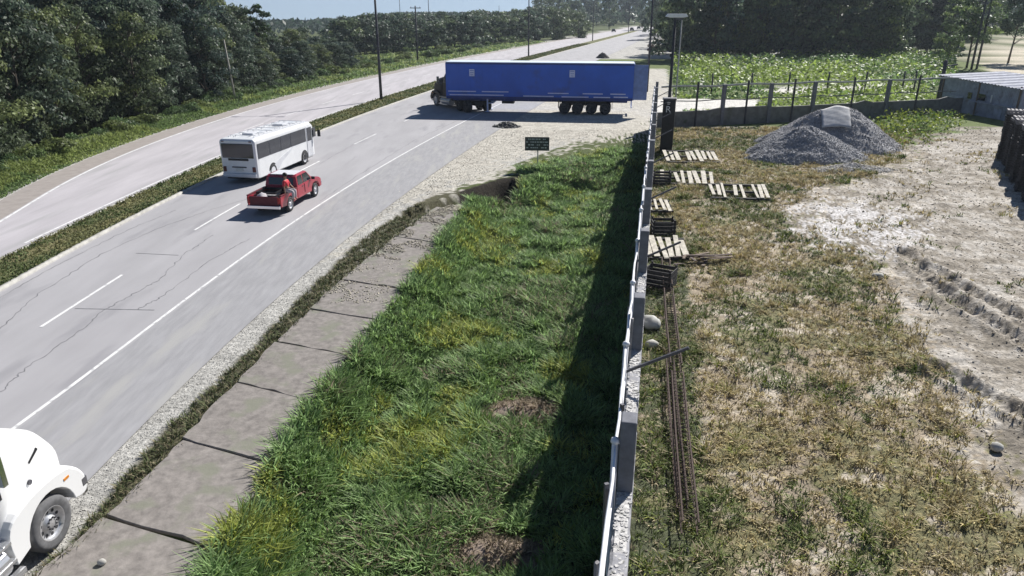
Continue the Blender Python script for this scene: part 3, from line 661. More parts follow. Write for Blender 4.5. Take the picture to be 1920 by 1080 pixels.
Y = rng.uniform(23, 36.5, 5000); X = xat(L6, Y) + (xat(L7, Y) - xat(L6, Y)) * rng.random(5000) ** 1.3; kk = fbm(X * 1.2, Y * 1.2, 6) > .5; X, Y = X[kk], Y[kk]; nk = len(X)
stones('sidewalk_rubble', X, Y, height(X, Y) + .08, .02 + .04 * rng.random(nk) ** 2, np.array([.42, .39, .32]) * (.6 + .6 * rng.random((nk, 1))), 'broken pale rubble where the sidewalk ends')
#PART3
# ------------------------------------------------------------ boundary wall, pipe fence, braces
HW = math.atan(.196); wd = Vector((math.sin(HW), math.cos(HW), 0)); wnr = Vector((math.cos(HW), -math.sin(HW), 0))     # along, towards yard
def wp(Y, side=0.0, z=0.0):
    """point on the wall line at depth Y, side metres from the yard face"""
    return Vector((wall_x(Y), Y, z)) + wnr * side
wall_r = empty('boundary_wall', (wall_x(3), 3, 0), 0, 'long grey concrete wall with speckled mortar top running between ditch and yard', 'wall')
base_ = Vector((wall_x(3), 3, 0))
def wall_mesh():
    V = []; C = []; n = 420; Ys = np.linspace(3, 63, n); rd_ = random.Random(2)
    for i, Y in enumerate(Ys):
        j = rd_.uniform(-.012, .012); t = WTOP + rd_.uniform(-.02, .015)
        for sd, z in ((0, -.1), (j, t - .03), (-.04, t), (-WT + .04, t + rd_.uniform(-.01, .01)), (-WT + j, t - .03), (-WT, -1.25)):
            p = wp(Y, sd, z) - base_; V.append(tuple(p))
    F = [(i * 6 + j, (i + 1) * 6 + j, (i + 1) * 6 + j + 1, i * 6 + j + 1) for i in range(n - 1) for j in range(5)] + [(0, 1, 2, 3, 4, 5), tuple((n - 1) * 6 + q for q in (5, 4, 3, 2, 1, 0))]
    return V, F
V, F = wall_mesh(); mb = MB(); mb.add(V, F); mb.build('wall_body', M['wall'], wall_r)
mb = MB(); n = 300; rd_ = random.Random(4)                        # rough mortar bed with chips on the top
for i in range(2600):
    Y = 3 + 60 * rd_.random() ** 1.6; s = rd_.uniform(.006, .02) * (1 + Y * .03); p = wp(Y, -rd_.uniform(.02, WT - .02), WTOP + .003) - base_
    mb.box(p, (s * 2, s * 2, s), rd_.uniform(0, 3))
mb.build('mortar_chips', M['walltop'], wall_r, normals=False)
mb = MB()
for i in range(60):
    Ya, Yb = 3 + i, 4 + i; a, b = wp(Ya, -.045, WTOP - .004) - base_, wp(Yb, -.045, WTOP - .004) - base_
    mid = (a + b) / 2 - wnr * (WT / 2 - .045); mb.box(mid, (WT - .07, 1.02, .012), -HW)
mb.build('mortar_bed', M['walltop'], wall_r)
Y = 4.1
while Y < 62:
    mb = MB(); c = wp(Y + .15, -WT / 2, WTOP + .6) - base_; mb.box(c, (WT - .01, .32, 1.2), -HW)
    mb.build('column', M['column'], wall_r, bevel=.02)
    Y += 4.8
fr = empty('pipe_fence', tuple(wp(3, -WT - .06, 0)), 0, 'galvanised pipe posts with rounded caps and barbed wire along the ditch side of the wall', 'fence'); fb = wp(3, -WT - .06, 0)
PY = [8.95 + 3.27 * i for i in range(-1, 17)]; PZ = 3.62; rdp = random.Random(21)
for i, Y in enumerate(PY):
    p = wp(Y, -WT - .06) - fb; mb = MB(); mb.tube([(p.x + rdp.uniform(-.05, .05), p.y + rdp.uniform(-.04, .04), -1.0), (p.x, p.y, PZ)], .05, 8)
    mb.tube([(p.x, p.y, PZ), (p.x, p.y, PZ + .05), (p.x, p.y, PZ + .08)], [.075, .065, .025], 8)
    mb.build('post', M['galv'], fr, smooth=True)
    if i % 2 == 0:
        q = p + wnr * 1.15; z0 = 3.05; mb = MB(); mb.bar((p.x, p.y, z0), (q.x, q.y, z0 + .62), .05, .05); mb.build('bracket_arm', M['steel'], fr)
for i, Y in enumerate(PY[:-1]):
    for q_ in (.33, .66):
        p = wp(Y + 3.27 * q_, -WT - .05) - fb; z1_ = rdp.uniform(3.2, 3.75); lx_, ly_ = rdp.uniform(-.07, .07), rdp.uniform(-.12, .12); mb = MB(); mb.bar((p.x, p.y, -1.0), (p.x + lx_, p.y + ly_, z1_), .06, .05); mb.build('stake', M['palletmid'] if rdp.random() < .6 else M['steel'], fr)
for z, r_, nm in ((PZ - .05, .026, 'top_rail'), (PZ - .42, .016, 'wire'), (WTOP + .15, .02, 'wire')):
    mb = MB(); pts = []
    for a, b in zip(PY, PY[1:]):
        for k in range(4): Yk = a + (b - a) * k / 4; p = wp(Yk, -WT - .06) - fb; pts.append((p.x + rdp.uniform(-.02, .02), p.y, z + rdp.uniform(-.03, .03) - .04 * math.sin(math.pi * k / 4)))
    mb.tube(pts, r_, 6); mb.build(nm, M['galv'], fr, smooth=True)

# gate column with painted letter, and the lamp post behind it
gx_, gy_ = G(1248, 286); gc = empty('gate_column', (gx_, gy_, 0), -HW, 'dark square gate column with a white letter R at the end of the boundary wall', 'column')
MB().box((0, 0, 1.85), (.86, .6, 3.7)).build('shaft', M['black'], gc, bevel=.03); MB().box((0, 0, 3.76), (.96, .7, .12)).build('cap', M['steel'], gc, bevel=.02)
def letter(txt, size, loc, rot, m, parent, name='letter', sx=1):
    cu = bpy.data.curves.new(name, 'FONT'); cu.body = txt; cu.size = size; cu.extrude = .006; cu.align_x = 'CENTER'; cu.align_y = 'CENTER'
    t_ = bpy.data.objects.new(name, cu); col.objects.link(t_); dg = bpy.context.evaluated_depsgraph_get(); me = bpy.data.meshes.new_from_object(t_.evaluated_get(dg))
    bpy.data.objects.remove(t_); o = link(name, me, m, parent); o.location = loc; o.rotation_euler = rot; o.scale = (sx, 1, 1); return o
letter('R', .62, (-.05, -.312, 3.05), (math.pi / 2, 0, 0), M['paint'], gc)
for z in (3.52,): MB().box((-.05, -.303, z), (.22, .012, .05)).box((-.05, -.303, z - .1), (.16, .012, .04)).build('letter_mark', M['paint'], gc)
lx, ly = G(1252, 276); lp = empty('lamp_post', (lx, ly, 0), 0, 'tall slim lamp post with a flat white lamp head behind the gate column', 'lamp post')
MB().tube([(-.16, 0, 0), (-.16, 0, 9.1)], [.13, .09], 10).build('pole', M['pole'], lp, smooth=True)
MB().tube([(.30, 0, 0), (.30, 0, 9.0)], [.055, .045], 8).build('conduit', M['polepale'], lp, smooth=True)
mb = MB(); mb.prism([(-.85, 9.12), (-.7, 9.3), (.55, 9.3), (.7, 9.12), (.4, 9.05), (-.5, 9.05)], -.2, .2); mb.build('lamp_head', M['lampwhite'], lp, bevel=.02)
MB().box((.1, 0, 8.95), (.5, .18, .12)).build('bracket', M['steel'], lp)

# back boundary wall with posts and rails
A_, B_ = Vector((12.55, 63.3, 0)), Vector((44.2, 72.6, 0)); bd = (B_ - A_).normalized(); bang = math.atan2(bd.y, bd.x); LB = (B_ - A_).length
bw = empty('back_wall', tuple(A_), bang, 'low grey block wall with standing posts and a rail at the back of the yard', 'wall')
mb = MB(); n = 34; rd_ = random.Random(9)
prof = [(0, -.1)] + [(LB * i / n, 1.32 + .006 * i + (.0, .2, 0, .2)[int(rd_.random() * 4)] * (i % 5 == 2) + (0.14 if 5 < i < 12 else 0)) for i in range(n + 1)] + [(LB, -.1)]
mb.prism(prof, -.09, .09); mb.build('wall_body', M['wallb'], bw)
for px in (1301, 1350, 1394, 1437, 1480, 1518, 1590, 1655, 1710):
    # where the sight line through px crosses the wall
    u = (px - 960) / FPX; best = min((abs((A_.x + bd.x * s) - u * ((A_.y + bd.y * s) * CT + CAM_H * ST)), s) for s in np.linspace(0, LB, 900))[1]
    thick = px in (1350, 1437, 1518, 1655); w_ = .30 if thick else .14
    mb = MB(); mb.box((best, -.1, 1.75 if thick else 1.9), (w_, w_ * .9, 3.5 if thick else 3.8)); mb.build('post', M['column'] if thick else M['pole'], bw, bevel=.01)
mb = MB(); mb.tube([(s, -.02, 3.42 + .05 * math.sin(s * .9)) for s in np.linspace(.2, LB - 1, 50)], .085, 6); mb.build('rail', M['polepale'], bw)
mb = MB(); mb.tube([(s, -.02, 2.2 + .04 * math.sin(s * 1.3)) for s in np.linspace(.2, LB - 1, 50)], .045, 5); mb.build('rail', M['palletmid'], bw)
# second fence across the driveway behind the wall
GF = 'rough fence posts along the driveway behind the back wall'
proto = MB().tube([(0, 0, 0), (.03, 0, 1.1), (0, .02, 2.3)], [.09, .08, .07], 7).build('fence_post', M['pole'], smooth=True); tag(proto, 'dark rough fence post between driveway and green weeds', 'post', GF)
for i, px in enumerate((1333, 1407, 1477, 1550, 1620, 1690, 1712)):
    x_, y_ = G(px, 178 - i * 1.0); o = proto if i == 0 else copy_tree(proto); o.location = (x_, y_, 0); o.rotation_euler = (0, 0, i); o.scale = (1.3, 1.3, 1.1)
x_, y_ = G(1757, 196); pp = empty('wooden_post', (x_, y_, 0), 0, 'thick dark post standing against the left corner of the shed', 'post')
MB().tube([(0, 0, 0), (0, 0, 4.6)], [.22, .18], 8).build('post_shaft', M['pole'], pp, smooth=True)
MB().bar((0, -.2, 4.0), (1.2, -.2, 4.2), .1).build('cross_piece', M['pole'], pp)

# ------------------------------------------------------------ shed
def corrugated(p0, p1, z0a, z0b, z1a, z1b, m, name, parent, pitch=.2, amp=.03):
    p0, p1 = Vector(p0), Vector(p1); L = (p1 - p0).length; n = int(L / (pitch / 4)); d = (p1 - p0) / L; nr = Vector((-d.y, d.x, 0)); V = []
    for i in range(n + 1):
        t = i / n; q = p0 + (p1 - p0) * t + nr * amp * math.sin(t * L / pitch * 2 * math.pi); V += [(q.x, q.y, z0a + (z0b - z0a) * t), (q.x, q.y, z1a + (z1b - z1a) * t)]
    F = [(2 * i, 2 * i + 2, 2 * i + 3, 2 * i + 1) for i in range(n)]; o = MB().add(V, F).build(name, m, parent, normals=False)
    so_ = o.modifiers.new('solid', 'SOLIDIFY'); so_.thickness = .02; return o
S0, S1 = Vector((45.7, 66.3, 0)), Vector((44.4, 76.8, 0)); sh = empty('shed', tuple(S0), 0, 'blue grey corrugated metal shed with sloping roof at the right of the yard', 'shed')
d1 = S1 - S0; ex = Vector((6.5, .8, 0))
corrugated((0, 0, 0), d1, 0, 0, 2.95, 3.3, M['corr'], 'side_wall', sh); corrugated(ex, (0, 0, 0), 0, 0, 2.95, 2.95, M['corr'], 'front_wall', sh); corrugated(d1, d1 + ex, 0, 0, 3.3, 3.3, M['corr'], 'back_wall_sheet', sh); corrugated(d1 + ex, ex, 0, 0, 3.3, 2.95, M['corr'], 'far_wall', sh)
# roof: corrugated in one piece, overhanging
n = 90; V = []; u1 = d1.normalized(); u2 = ex.normalized(); a0 = -u1 * .5 - u2 * .45
for i in range(n + 1):
    t = i / n; w_ = t * (d1.length + 1.0); h_ = 2.98 + .36 * t + .045 * math.sin(w_ / .42 * 2 * math.pi)
    for k in (0, 1): q = a0 + u1 * w_ + u2 * k * 7.4; V.append((q.x, q.y, h_ + .25 * k))
o = MB().add(V, [(2 * i, 2 * i + 1, 2 * i + 3, 2 * i + 2) for i in range(n)]).build('roof', M['corrroof'], sh, normals=False); q_ = o.modifiers.new('solid', 'SOLIDIFY'); q_.thickness = .04
wn_ = Vector((-u1.y, u1.x, 0)); wn_ = wn_ if wn_.x < 0 else -wn_
angs = math.atan2(u1.y, u1.x)
def on_side(t, z, w_, h_, name, m, dpt=.06, parent=sh): q = d1 * t + wn_ * (.05 + dpt / 2); return MB().box((q.x, q.y, z), (w_, dpt, h_), angs).build(name, m, parent)
dr = on_side(.12, 1.0, .95, 2.0, 'door', M['corr']); on_side(.45, 1.75, .9, .6, 'window', M['glass']); on_side(.60, 1.75, .5, .6, 'window', M['glass'])
on_side(.33, 1.75, .12, .7, 'white_board', M['paint']); on_side(.30, 1.28, 5.5, .08, 'ledge', M['corrroof'], .25)
on_side(.78, .8, 2.2, 1.5, 'leaning_sheet', M['corrroof'], .09); on_side(.22, .5, 1.0, .9, 'leaning_sheet', M['corrroof'], .1)
for t in (.02, .5, .98): on_side(t, 1.6, .12, 3.1, 'corner_post', M['board'], .1)
bf = empty('board_fence', (47.0, 64.3, 0), 0, 'brown board fence section at the right edge beside the shed', 'fence')
for i in range(16): MB().box((i * .30, 0, 1.45 + .05 * math.sin(i * 2.3)), (.27, .05, 2.9)).build('board', M['board'], bf)
MB().box((2.3, .06, 2.4), (4.9, .06, .12)).box((2.3, .06, .7), (4.9, .06, .12)).build('rail', M['palletmid'], bf)

# ------------------------------------------------------------ pallets
def pallet_mb(L=1.25, D=1.0, n=7, sw=.1):
    m = MB()
    for i in range(n): m.box((-L / 2 + sw / 2 + (L - sw) * i / (n - 1), 0, .13), (sw, D, .02))
    for y in (-D / 2 + .05, 0, D / 2 - .05): m.box((0, y, .07), (L, .08, .09))
    for i in (0, n // 2, n - 1): m.box((-L / 2 + sw / 2 + (L - sw) * i / (n - 1), 0, .012), (sw, D, .02))
    return m
GP = 'dark pallets stacked high at the right edge of the yard'
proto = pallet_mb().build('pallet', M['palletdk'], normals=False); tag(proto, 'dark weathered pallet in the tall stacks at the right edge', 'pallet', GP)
protop = pallet_mb(n=6, sw=.13).build('pallet', M['palletmid'], normals=False)  # stack tops in paler wood, sunlight put into the colour
rd = random.Random(12); first = True; firstp = True
for (cx, cy, hN) in ((33.9, 49.2, 22), (35.3, 48.9, 22), (32.9, 47.0, 21), (34.3, 46.6, 23), (31.5, 44.6, 22), (33.2, 44.0, 22), (30.25, 42.1, 22), (29.0, 39.7, 21), (27.75, 37.2, 20), (30.4, 39.0, 21)):
    a0_ = math.atan2(13.8, 7.3) - math.pi / 2 + rd.uniform(-.05, .05)
    for k in range(hN):
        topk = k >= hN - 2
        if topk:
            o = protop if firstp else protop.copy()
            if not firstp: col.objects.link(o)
            firstp = False; tag(o, 'pallet lying on top of a dark pallet stack at the right edge, sunlight painted in as pale grey wood', 'pallet', 'sunlit top pallets of the stacks at the right edge')
        else:
            o = proto if first else proto.copy()
            if not first: col.objects.link(o)
            first = False
        o.location = (cx + rd.uniform(-.04, .04), cy + rd.uniform(-.04, .04), .03 + k * .15); o.rotation_euler = (0, 0, a0_ + rd.uniform(-.04, .04))
def pale_pallet(px, py, L, D, n, rx, rz, label, sw=.17, m='pallet', lift=.0):
    x_, y_ = G(px, py); r_ = empty('pallet', (x_, y_, float(height(np.array(x_), np.array(y_))) + .02 + lift), rz, label, 'pallet'); r_.rotation_euler = (rx, 0, rz)
    mb = MB()
    for i in range(n):
        if n > 6 and random.random() < .12: continue
        mb.box((-L / 2 + L * (i + .5) / n + random.uniform(-.05, .05), D / 2 + random.uniform(-.10, .10), .15 + random.uniform(0, .03)), (sw * random.uniform(.7, 1.1), D * random.choice([1, .98, .9, .95, .7]), .03), random.uniform(-.07, .07))
    mb.build('slats', M[m], r_); mb = MB()
    for y in (.08, D / 2, D - .08): mb.box((0, y, .075), (L, .09, .11))
    mb.build('bearers', M['palletdk'], r_); return r_
pale_pallet(1300, 307, 3.6, 2.1, 10, .20, -.03, 'long pale slatted pallet tilted beside the gate column, farthest of the pale pallets', .26)
pale_pallet(1290, 349, 3.2, 1.9, 8, .20, -.10, 'pale slatted pallet lying between the farthest one and the broken slats', .25)
pale_pallet(1390, 376, 3.2, 2.0, 10, .18, -.13, 'pale broken slats lying in the grass left of the white dirt', .18)
pale_pallet(1252, 490, 1.75, 1.75, 6, .22, -.05, 'nearest pale slatted pallet standing tilted in front of the wall', .23)
pale_pallet(1238, 404, 1.3, 1.3, 4, .2, .0, 'small dark pallet with few pale slats close to the wall', .16, 'pallet', .1)
for (px, py, lab) in ((1237, 345, 'dark wooden crate against the wall behind the small pallet'), (1238, 440, 'dark wooden crate against the wall behind the nearest pale pallet'), (1232, 535, 'dark wooden crate beside the wall at the head of the steel cage')):
    x_, y_ = G(px, py); r_ = empty('crate', (x_ + .1, y_, 0), -HW, lab, 'crate'); mb = MB()
    for k in range(4):
        z = .1 + k * .17
        for sx, sy, L_, D_ in ((0, -.4, 1.0, .03), (0, .4, 1.0, .03), (-.5, 0, .03, .8), (.5, 0, .03, .8)): mb.box((sx, sy, z), (L_, D_, .13))
    mb.build('side_boards', M['palletdk'], r_)
    for sx in (-.46, .46):
        for sy in (-.36, .36): MB().box((sx, sy, .38), (.07, .07, .78)).build('corner_post', M['palletdk'], r_)
    r_.rotation_euler.z += (px - 1236) * .08
# broken brown planks
x_, y_ = G(1318, 492); r_ = empty('plank_pile', (x_, y_, .02), 0, 'small pile of broken brown planks right of the nearest pallet', 'planks'); rd = random.Random(3)
for i in range(12):
    a = rd.uniform(-.5, .5) + (0 if i % 3 else 1.4); mb = MB(); mb.box((rd.uniform(-.7, .7), rd.uniform(-.4, .4), .05 + i * .025), (rd.uniform(.6, 1.5), .11, .03), a); mb.build('plank', M['rust'] if i % 2 else M['board'], r_)

# ------------------------------------------------------------ steel reinforcement cages lying along the wall
def cage(a, b, label, w_=.30):
    a, b = Vector((*a, 0)), Vector((*b, 0)); L = (b - a).length; d = b - a; r_ = empty('steel_cage', tuple(a), math.atan2(d.y, d.x), label, 'steel cage', 'rusty steel cages lying end to end along the wall'); mb = MB()
    for sy in (-w_ / 2, w_ / 2):
        for z in (.10, .10 + w_): mb.tube([(0, sy, z), (L * .5, sy + .015, z + .01), (L, sy, z)], .019, 5)
    mb.build('long_bars', M['rust'], r_); mb = MB(); x = .1
    while x < L:
        h_ = w_ / 2 + .01; q = [(x, -h_, .09), (x, h_, .09), (x + .02, h_, .11 + w_), (x + .02, -h_, .11 + w_), (x, -h_, .09)]; mb.tube(q, .011, 4); x += .19
    mb.build('stirrups', M['rust'], r_)
cage(G(1292, 1010), G(1268, 720), 'nearest rusty steel reinforcement cage lying in the dry grass'); cage(G(1266, 705), G(1252, 560), 'middle rusty steel reinforcement cage beside the white sack'); cage(G(1278, 960), G(1255, 690), 'rusty steel reinforcement cage lying close on the wall side of the nearest one', .2)
cage(G(1251, 552), G(1247, 500), 'farthest short rusty steel reinforcement cage behind the dark crate')
def lump(name, loc, dims, m, label, cat, seed=1, sub=3, amp=.18):
    bm = bmesh.new(); bmesh.ops.create_icosphere(bm, subdivisions=sub, radius=1); 
    for v in bm.verts:
        n_ = float(fbm(np.array(v.co.x * 1.7 + seed * 7), np.array(v.co.y * 1.7 + v.co.z * 1.3), seed)); v.co *= 1 + amp * (n_ - .5) * 3; v.co.z = max(v.co.z, -.45)
        v.co.x *= dims[0] / 2; v.co.y *= dims[1] / 2; v.co.z *= dims[2] / 1.5
    me = bpy.data.meshes.new(name); bm.to_mesh(me); bm.free(); o = link(name, me, m, smooth=True); o.location = (loc[0], loc[1], loc[2] + dims[2] * .25); return tag(o, label, cat)
x_, y_ = G(1219, 612); lump('sack', (x_, y_, .05), (.62, .75, .36), M['polepale'], 'crumpled white sack lying between the wall and the steel cages', 'sack', 3)
x_, y_ = G(1222, 650); lump('stone_block', (x_, y_, .0), (.42, .35, .25), M['kerb'], 'pale stone lying just in front of the white sack', 'stone', 5, 2)
x_, y_ = G(1868, 842); lump('stone_block', (x_, y_, .0), (.30, .26, .18), M['kerb'], 'pale rock lying on bare dirt at the lower right', 'stone', 6, 2)
x_, y_ = G(193, 1063); lump('stone_block', (x_, y_, .08), (.16, .13, .10), M['kerb'], 'small white stone on the nearest sidewalk slab', 'stone', 7, 2)
x_, y_ = G(1645, 520); lump('stone_block', (x_, y_, .0), (.5, .35, .2), M['kerb'], 'flat pale rock at the border of grass and dirt in mid yard', 'stone', 8, 2)

# ------------------------------------------------------------ gravel heaps
def heap(px, py, Rx, Ry, H_, label, seed, m='gravel', nst=5000, cat='gravel heap', name='gravel_heap', scol=(.30, .30, .32), ss=1.0):
    x_, y_ = G(px, py); r_ = empty(name, (x_, y_, -.03), 0, label, cat); n = 70; gx_ = np.linspace(-1, 1, n); X, Y = np.meshgrid(gx_, gx_); rr = np.hypot(X, Y); an = np.arctan2(Y, X)
    def hf(X, Y):
        rr = np.hypot(X, Y) * (1 + .22 * (fbm(X * 1.3 + seed, Y * 1.3 + seed, seed) - .5) * 2); return H_ * np.clip(1 - rr, 0, 1) ** .92 * (1 + .5 * (fbm(X * 3 + seed, Y * 3, seed) - .5)) + H_ * .03 * (fbm(X * 16, Y * 16, seed) - .5) * (rr < 1)
    Z = hf(X, Y) - .03; idx = np.arange(n * n).reshape(n, n); keep = rr < 1.08; F = np.stack([idx[:-1, :-1], idx[:-1, 1:], idx[1:, 1:], idx[1:, :-1]], -1).reshape(-1, 4); F = F[keep.ravel()[F].all(1)]
    np_mesh('mound', np.stack([X * Rx, Y * Ry, Z], -1).reshape(-1, 3), F, M[m], None, r_, True)
    a = rng.uniform(0, 6.28, nst); q = rng.random(nst) ** .5 * 1.1; X, Y = np.cos(a) * q, np.sin(a) * q; o = stones('loose_gravel', X * Rx, Y * Ry, np.maximum(hf(X, Y), 0) - .01, (.02 + .05 * rng.random(nst) ** 2) * ss, np.array(scol) * (.4 + 1.1 * rng.random((nst, 1))), None); o.parent = r_; del o['category']; r_.location.z = -.03; return r_, hf
hp_, hpf = heap(1560, 272, 5.6, 4.6, 3.2, 'tall grey gravel heap with a grey sheet near its crest', 3, nst=12000)
heap(1502, 294, 4.4, 3.0, 2.3, 'lower bluish grey gravel heap in front and left of the tall one', 5, nst=11000, scol=(.36, .365, .39))
heap(1600, 318, 2.8, 1.3, .45, 'flat pale rubble spread at the foot of the gravel heaps', 8, nst=2500, scol=(.5, .47, .42), cat='rubble', name='rubble_spread')
o = MB(); nn = 12; V = []
for i in range(nn):
    for j in range(nn):
        u, v = i / (nn - 1), j / (nn - 1); xq, yq = -.34 + .34 * u + .10 * v, -.46 + .44 * v - .10 * u
        V.append((xq * 5.6, yq * 4.6, float(hpf(np.array(xq), np.array(yq))) * .25 + .75 * 3.2 * .92 * (1 - .92 * math.hypot(xq, yq)) + .02 * math.sin(i + 2 * j)))
o.add(V, [(i * nn + j, (i + 1) * nn + j, (i + 1) * nn + j + 1, i * nn + j + 1) for i in range(nn - 1) for j in range(nn - 1)]); o = o.build('sheet', M['sheet'], smooth=True, normals=False); q_ = o.modifiers.new('solid', 'SOLIDIFY'); q_.thickness = .03
o.location = (hp_.location.x, hp_.location.y - .1, hp_.location.z + .30); tag(o, 'grey sheet draped near the crest of the tall gravel heap', 'sheet')
heap(950, 238, 1.3, .9, .5, 'small dark rubble heap at the edge of the trailer shadow', 11, 'pole', 500, 'rubble', 'rubble_heap', (.12, .12, .12), 2.2)
heap(1130, 109, 1.5, 1.3, 1.35, 'small dark pointed heap on the road behind the trailer', 13, 'pole', 300, 'heap', 'dark_heap', (.06, .05, .05), 2)

# ------------------------------------------------------------ poles
def pole(px, py, H_, label, group=None, r0=.16, arm=None, m='pole', name='utility_pole'):
    x_, y_ = G(px, py); r_ = empty(name, (x_, y_, 0), 0, label, 'pole' if name != 'street_lamp' else 'street lamp', group)
    MB().tube([(0, 0, -.5), (0, 0, H_ * .5), (0, 0, H_)], [r0, r0 * .85, r0 * .62], 9).build('shaft', M[m], r_, smooth=True)
    if arm == 'cross': MB().box((0, .15, H_ - .4), (2.2, .12, .14)).build('crossarm', M[m], r_); MB().box((0, .15, H_ - .25), (.1, .1, .25)).box((-.9, .15, H_ - .25), (.08, .08, .2)).box((.9, .15, H_ - .25), (.08, .08, .2)).build('insulators', M['steel'], r_)
    if arm == 'lamp':
        for s in (-1, 1):
            mb = MB(); mb.tube([(0, 0, H_ - .3), (s * .9, 0, H_ + .15), (s * 1.9, 0, H_ + .3)], [.06, .05, .045], 6); mb.build('lamp_arm', M[m], r_, smooth=True)
            MB().prism([(s * 1.8, H_ + .22), (s * 1.9, H_ + .36), (s * 2.5, H_ + .32), (s * 2.55, H_ + .22)], -.13, .13).build('lamp_head', M['lampwhite'], r_)
    return r_
GS = 'street lamps along the road median'
for px, py, lab in ((715, 189, 'nearest tall dark street lamp on the median in front of the bus'), (991, 107, 'dark street lamp rising from the median behind the middle of the trailer'), (1111, 77, 'dark street lamp on the median, third from the camera'), (1178, 62, 'farthest street lamp on the median near the end of the road')):
    pole(px, py, 12.5, lab, GS, .17, 'lamp', name='street_lamp')
pole(783, 113, 10.4, 'dark pole with a crossarm standing in the green bank left of the far road', None, .20, 'cross')
pole(806, 80, 13.5, 'thin dark pole standing beyond the crossarm pole', None, .14, 'cross'); pole(752, 62, 15, 'faint thin pole rising into the sky above the far wood', None, .16)
pole(936, 66, 11.5, 'far thin pole at the wood edge beyond the far road', None, .12); pole(1213, 172, 13, 'dark pole rising just behind the rear of the trailer', None, .15, 'cross')
pole(442, 192, 6.6, 'pale slim leaning pole at the foot of the wood', None, .12, None, 'barkpale').rotation_euler = (.02, -.05, 0)
pole(1821, 130, 13, 'left of the twin dark poles behind the shed', 'twin poles behind the shed', .2); pole(1831, 129, 12.5, 'right of the twin dark poles behind the shed', 'twin poles behind the shed', .2)

# ------------------------------------------------------------ information board
x_, y_ = G(1008, 317); sg = empty('sign_board', (x_, y_, -.1), R(-4), 'dark rectangular sign with faded pale lettering on a thin post in the grass', 'sign')
MB().box((0, 0, .75), (.07, .07, 1.5)).build('post', M['polepale'], sg); MB().box((-.05, -.06, 1.72), (1.55, .05, .86)).build('board', M['signdark'], sg, bevel=.01)
mb = MB(); rd = random.Random(8)
for k, z in enumerate((2.02, 1.84, 1.66, 1.48)):
    x = -.75
    while x < .6:
        w_ = rd.uniform(.06, .22); 
        if rd.random() < .8: mb.box((x + w_ / 2, -.088, z), (w_ * .9, .006, .055))
        x += w_ + .03
mb.build('faded_lettering', M['signtext'], sg)

# ------------------------------------------------------------ vehicles
def wheel(parent, x, y, r, w_, side, rimmat='rim', tyre='rubber', rr=.56, detail=False):
    mb = MB(); n = 28
    prof = [(r * .62, w_ * .42), (r * .80, w_ * .5), (r * .95, w_ * .44), (r, w_ * .3), (r, -w_ * .3), (r * .95, -w_ * .44), (r * .8, -w_ * .5), (r * .62, -w_ * .42)]
    rings = [[(math.cos(2 * math.pi * k / n) * a, b, math.sin(2 * math.pi * k / n) * a) for k in range(n)] for a, b in prof]; mb.loft(rings, False)
    o = mb.build('wheel', M[tyre], parent, smooth=True); o.location = (x, y, r)
    mb = MB(); s = side; prof = [(r * .64, w_ * .40 * s), (r * .60, w_ * .44 * s), (r * .55, w_ * .22 * s), (r * .30, w_ * .18 * s), (r * .26, w_ * .36 * s), (r * .10, w_ * .40 * s), (.005, w_ * .41 * s)]
    mb.loft([[(math.cos(2 * math.pi * k / n) * a, b, math.sin(2 * math.pi * k / n) * a) for k in range(n)] for a, b in prof], False); mb.build('rim', M[rimmat], o, smooth=True)
    mb = MB(); mb.loft([[(math.cos(2 * math.pi * k / n) * r * .6, b, math.sin(2 * math.pi * k / n) * r * .6) for k in range(n)] for b in (-w_ * .3 * s, w_ * .1 * s)]); mb.build('rim_back', M['hub'], o)
    if detail:
        mb = MB()
        for k in range(10):
            a = 2 * math.pi * k / 10; mb.tube([(math.cos(a) * r * .21, w_ * .3 * s, math.sin(a) * r * .21), (math.cos(a) * r * .21, w_ * .46 * s, math.sin(a) * r * .21)], .018, 6)
        mb.build('wheel_nuts', M['hub'], o); mb = MB()
        for k in range(10):
            a = 2 * math.pi * (k + .5) / 10; mb.tube([(math.cos(a) * r * .44, w_ * .205 * s, math.sin(a) * r * .44), (math.cos(a) * r * .44, w_ * .222 * s, math.sin(a) * r * .44)], .034, 8)
        mb.build('hand_holes', M['hub'], o)
    return o
def veh(name, px, h_deg, label, cat, back=0, side=0):
    """root on the ground; local x forward, y left; px = world point of (back, side)"""
    h_ = R(h_deg); f_ = Vector((math.sin(h_), math.cos(h_), 0)); l_ = Vector((-math.cos(h_), math.sin(h_), 0)); p = Vector((*px, 0)) - f_ * back - l_ * side
    return empty(name, (p.x, p.y, .035), math.pi / 2 - h_, label, cat)
def rrect(x, w_, z0, z1, rt, rb, n=4):
    """rounded-rectangle ring in the y-z plane at x"""
    pts = []
    for (cy, cz, a0, r_) in ((w_ - rt, z1 - rt, 0, rt), (-w_ + rt, z1 - rt, 90, rt), (-w_ + rb, z0 + rb, 180, rb), (w_ - rb, z0 + rb, 270, rb)):
        for k in range(n + 1): a = R(a0 + 90 * k / n); pts.append((x, cy + r_ * math.cos(a), cz + r_ * math.sin(a)))
    return pts
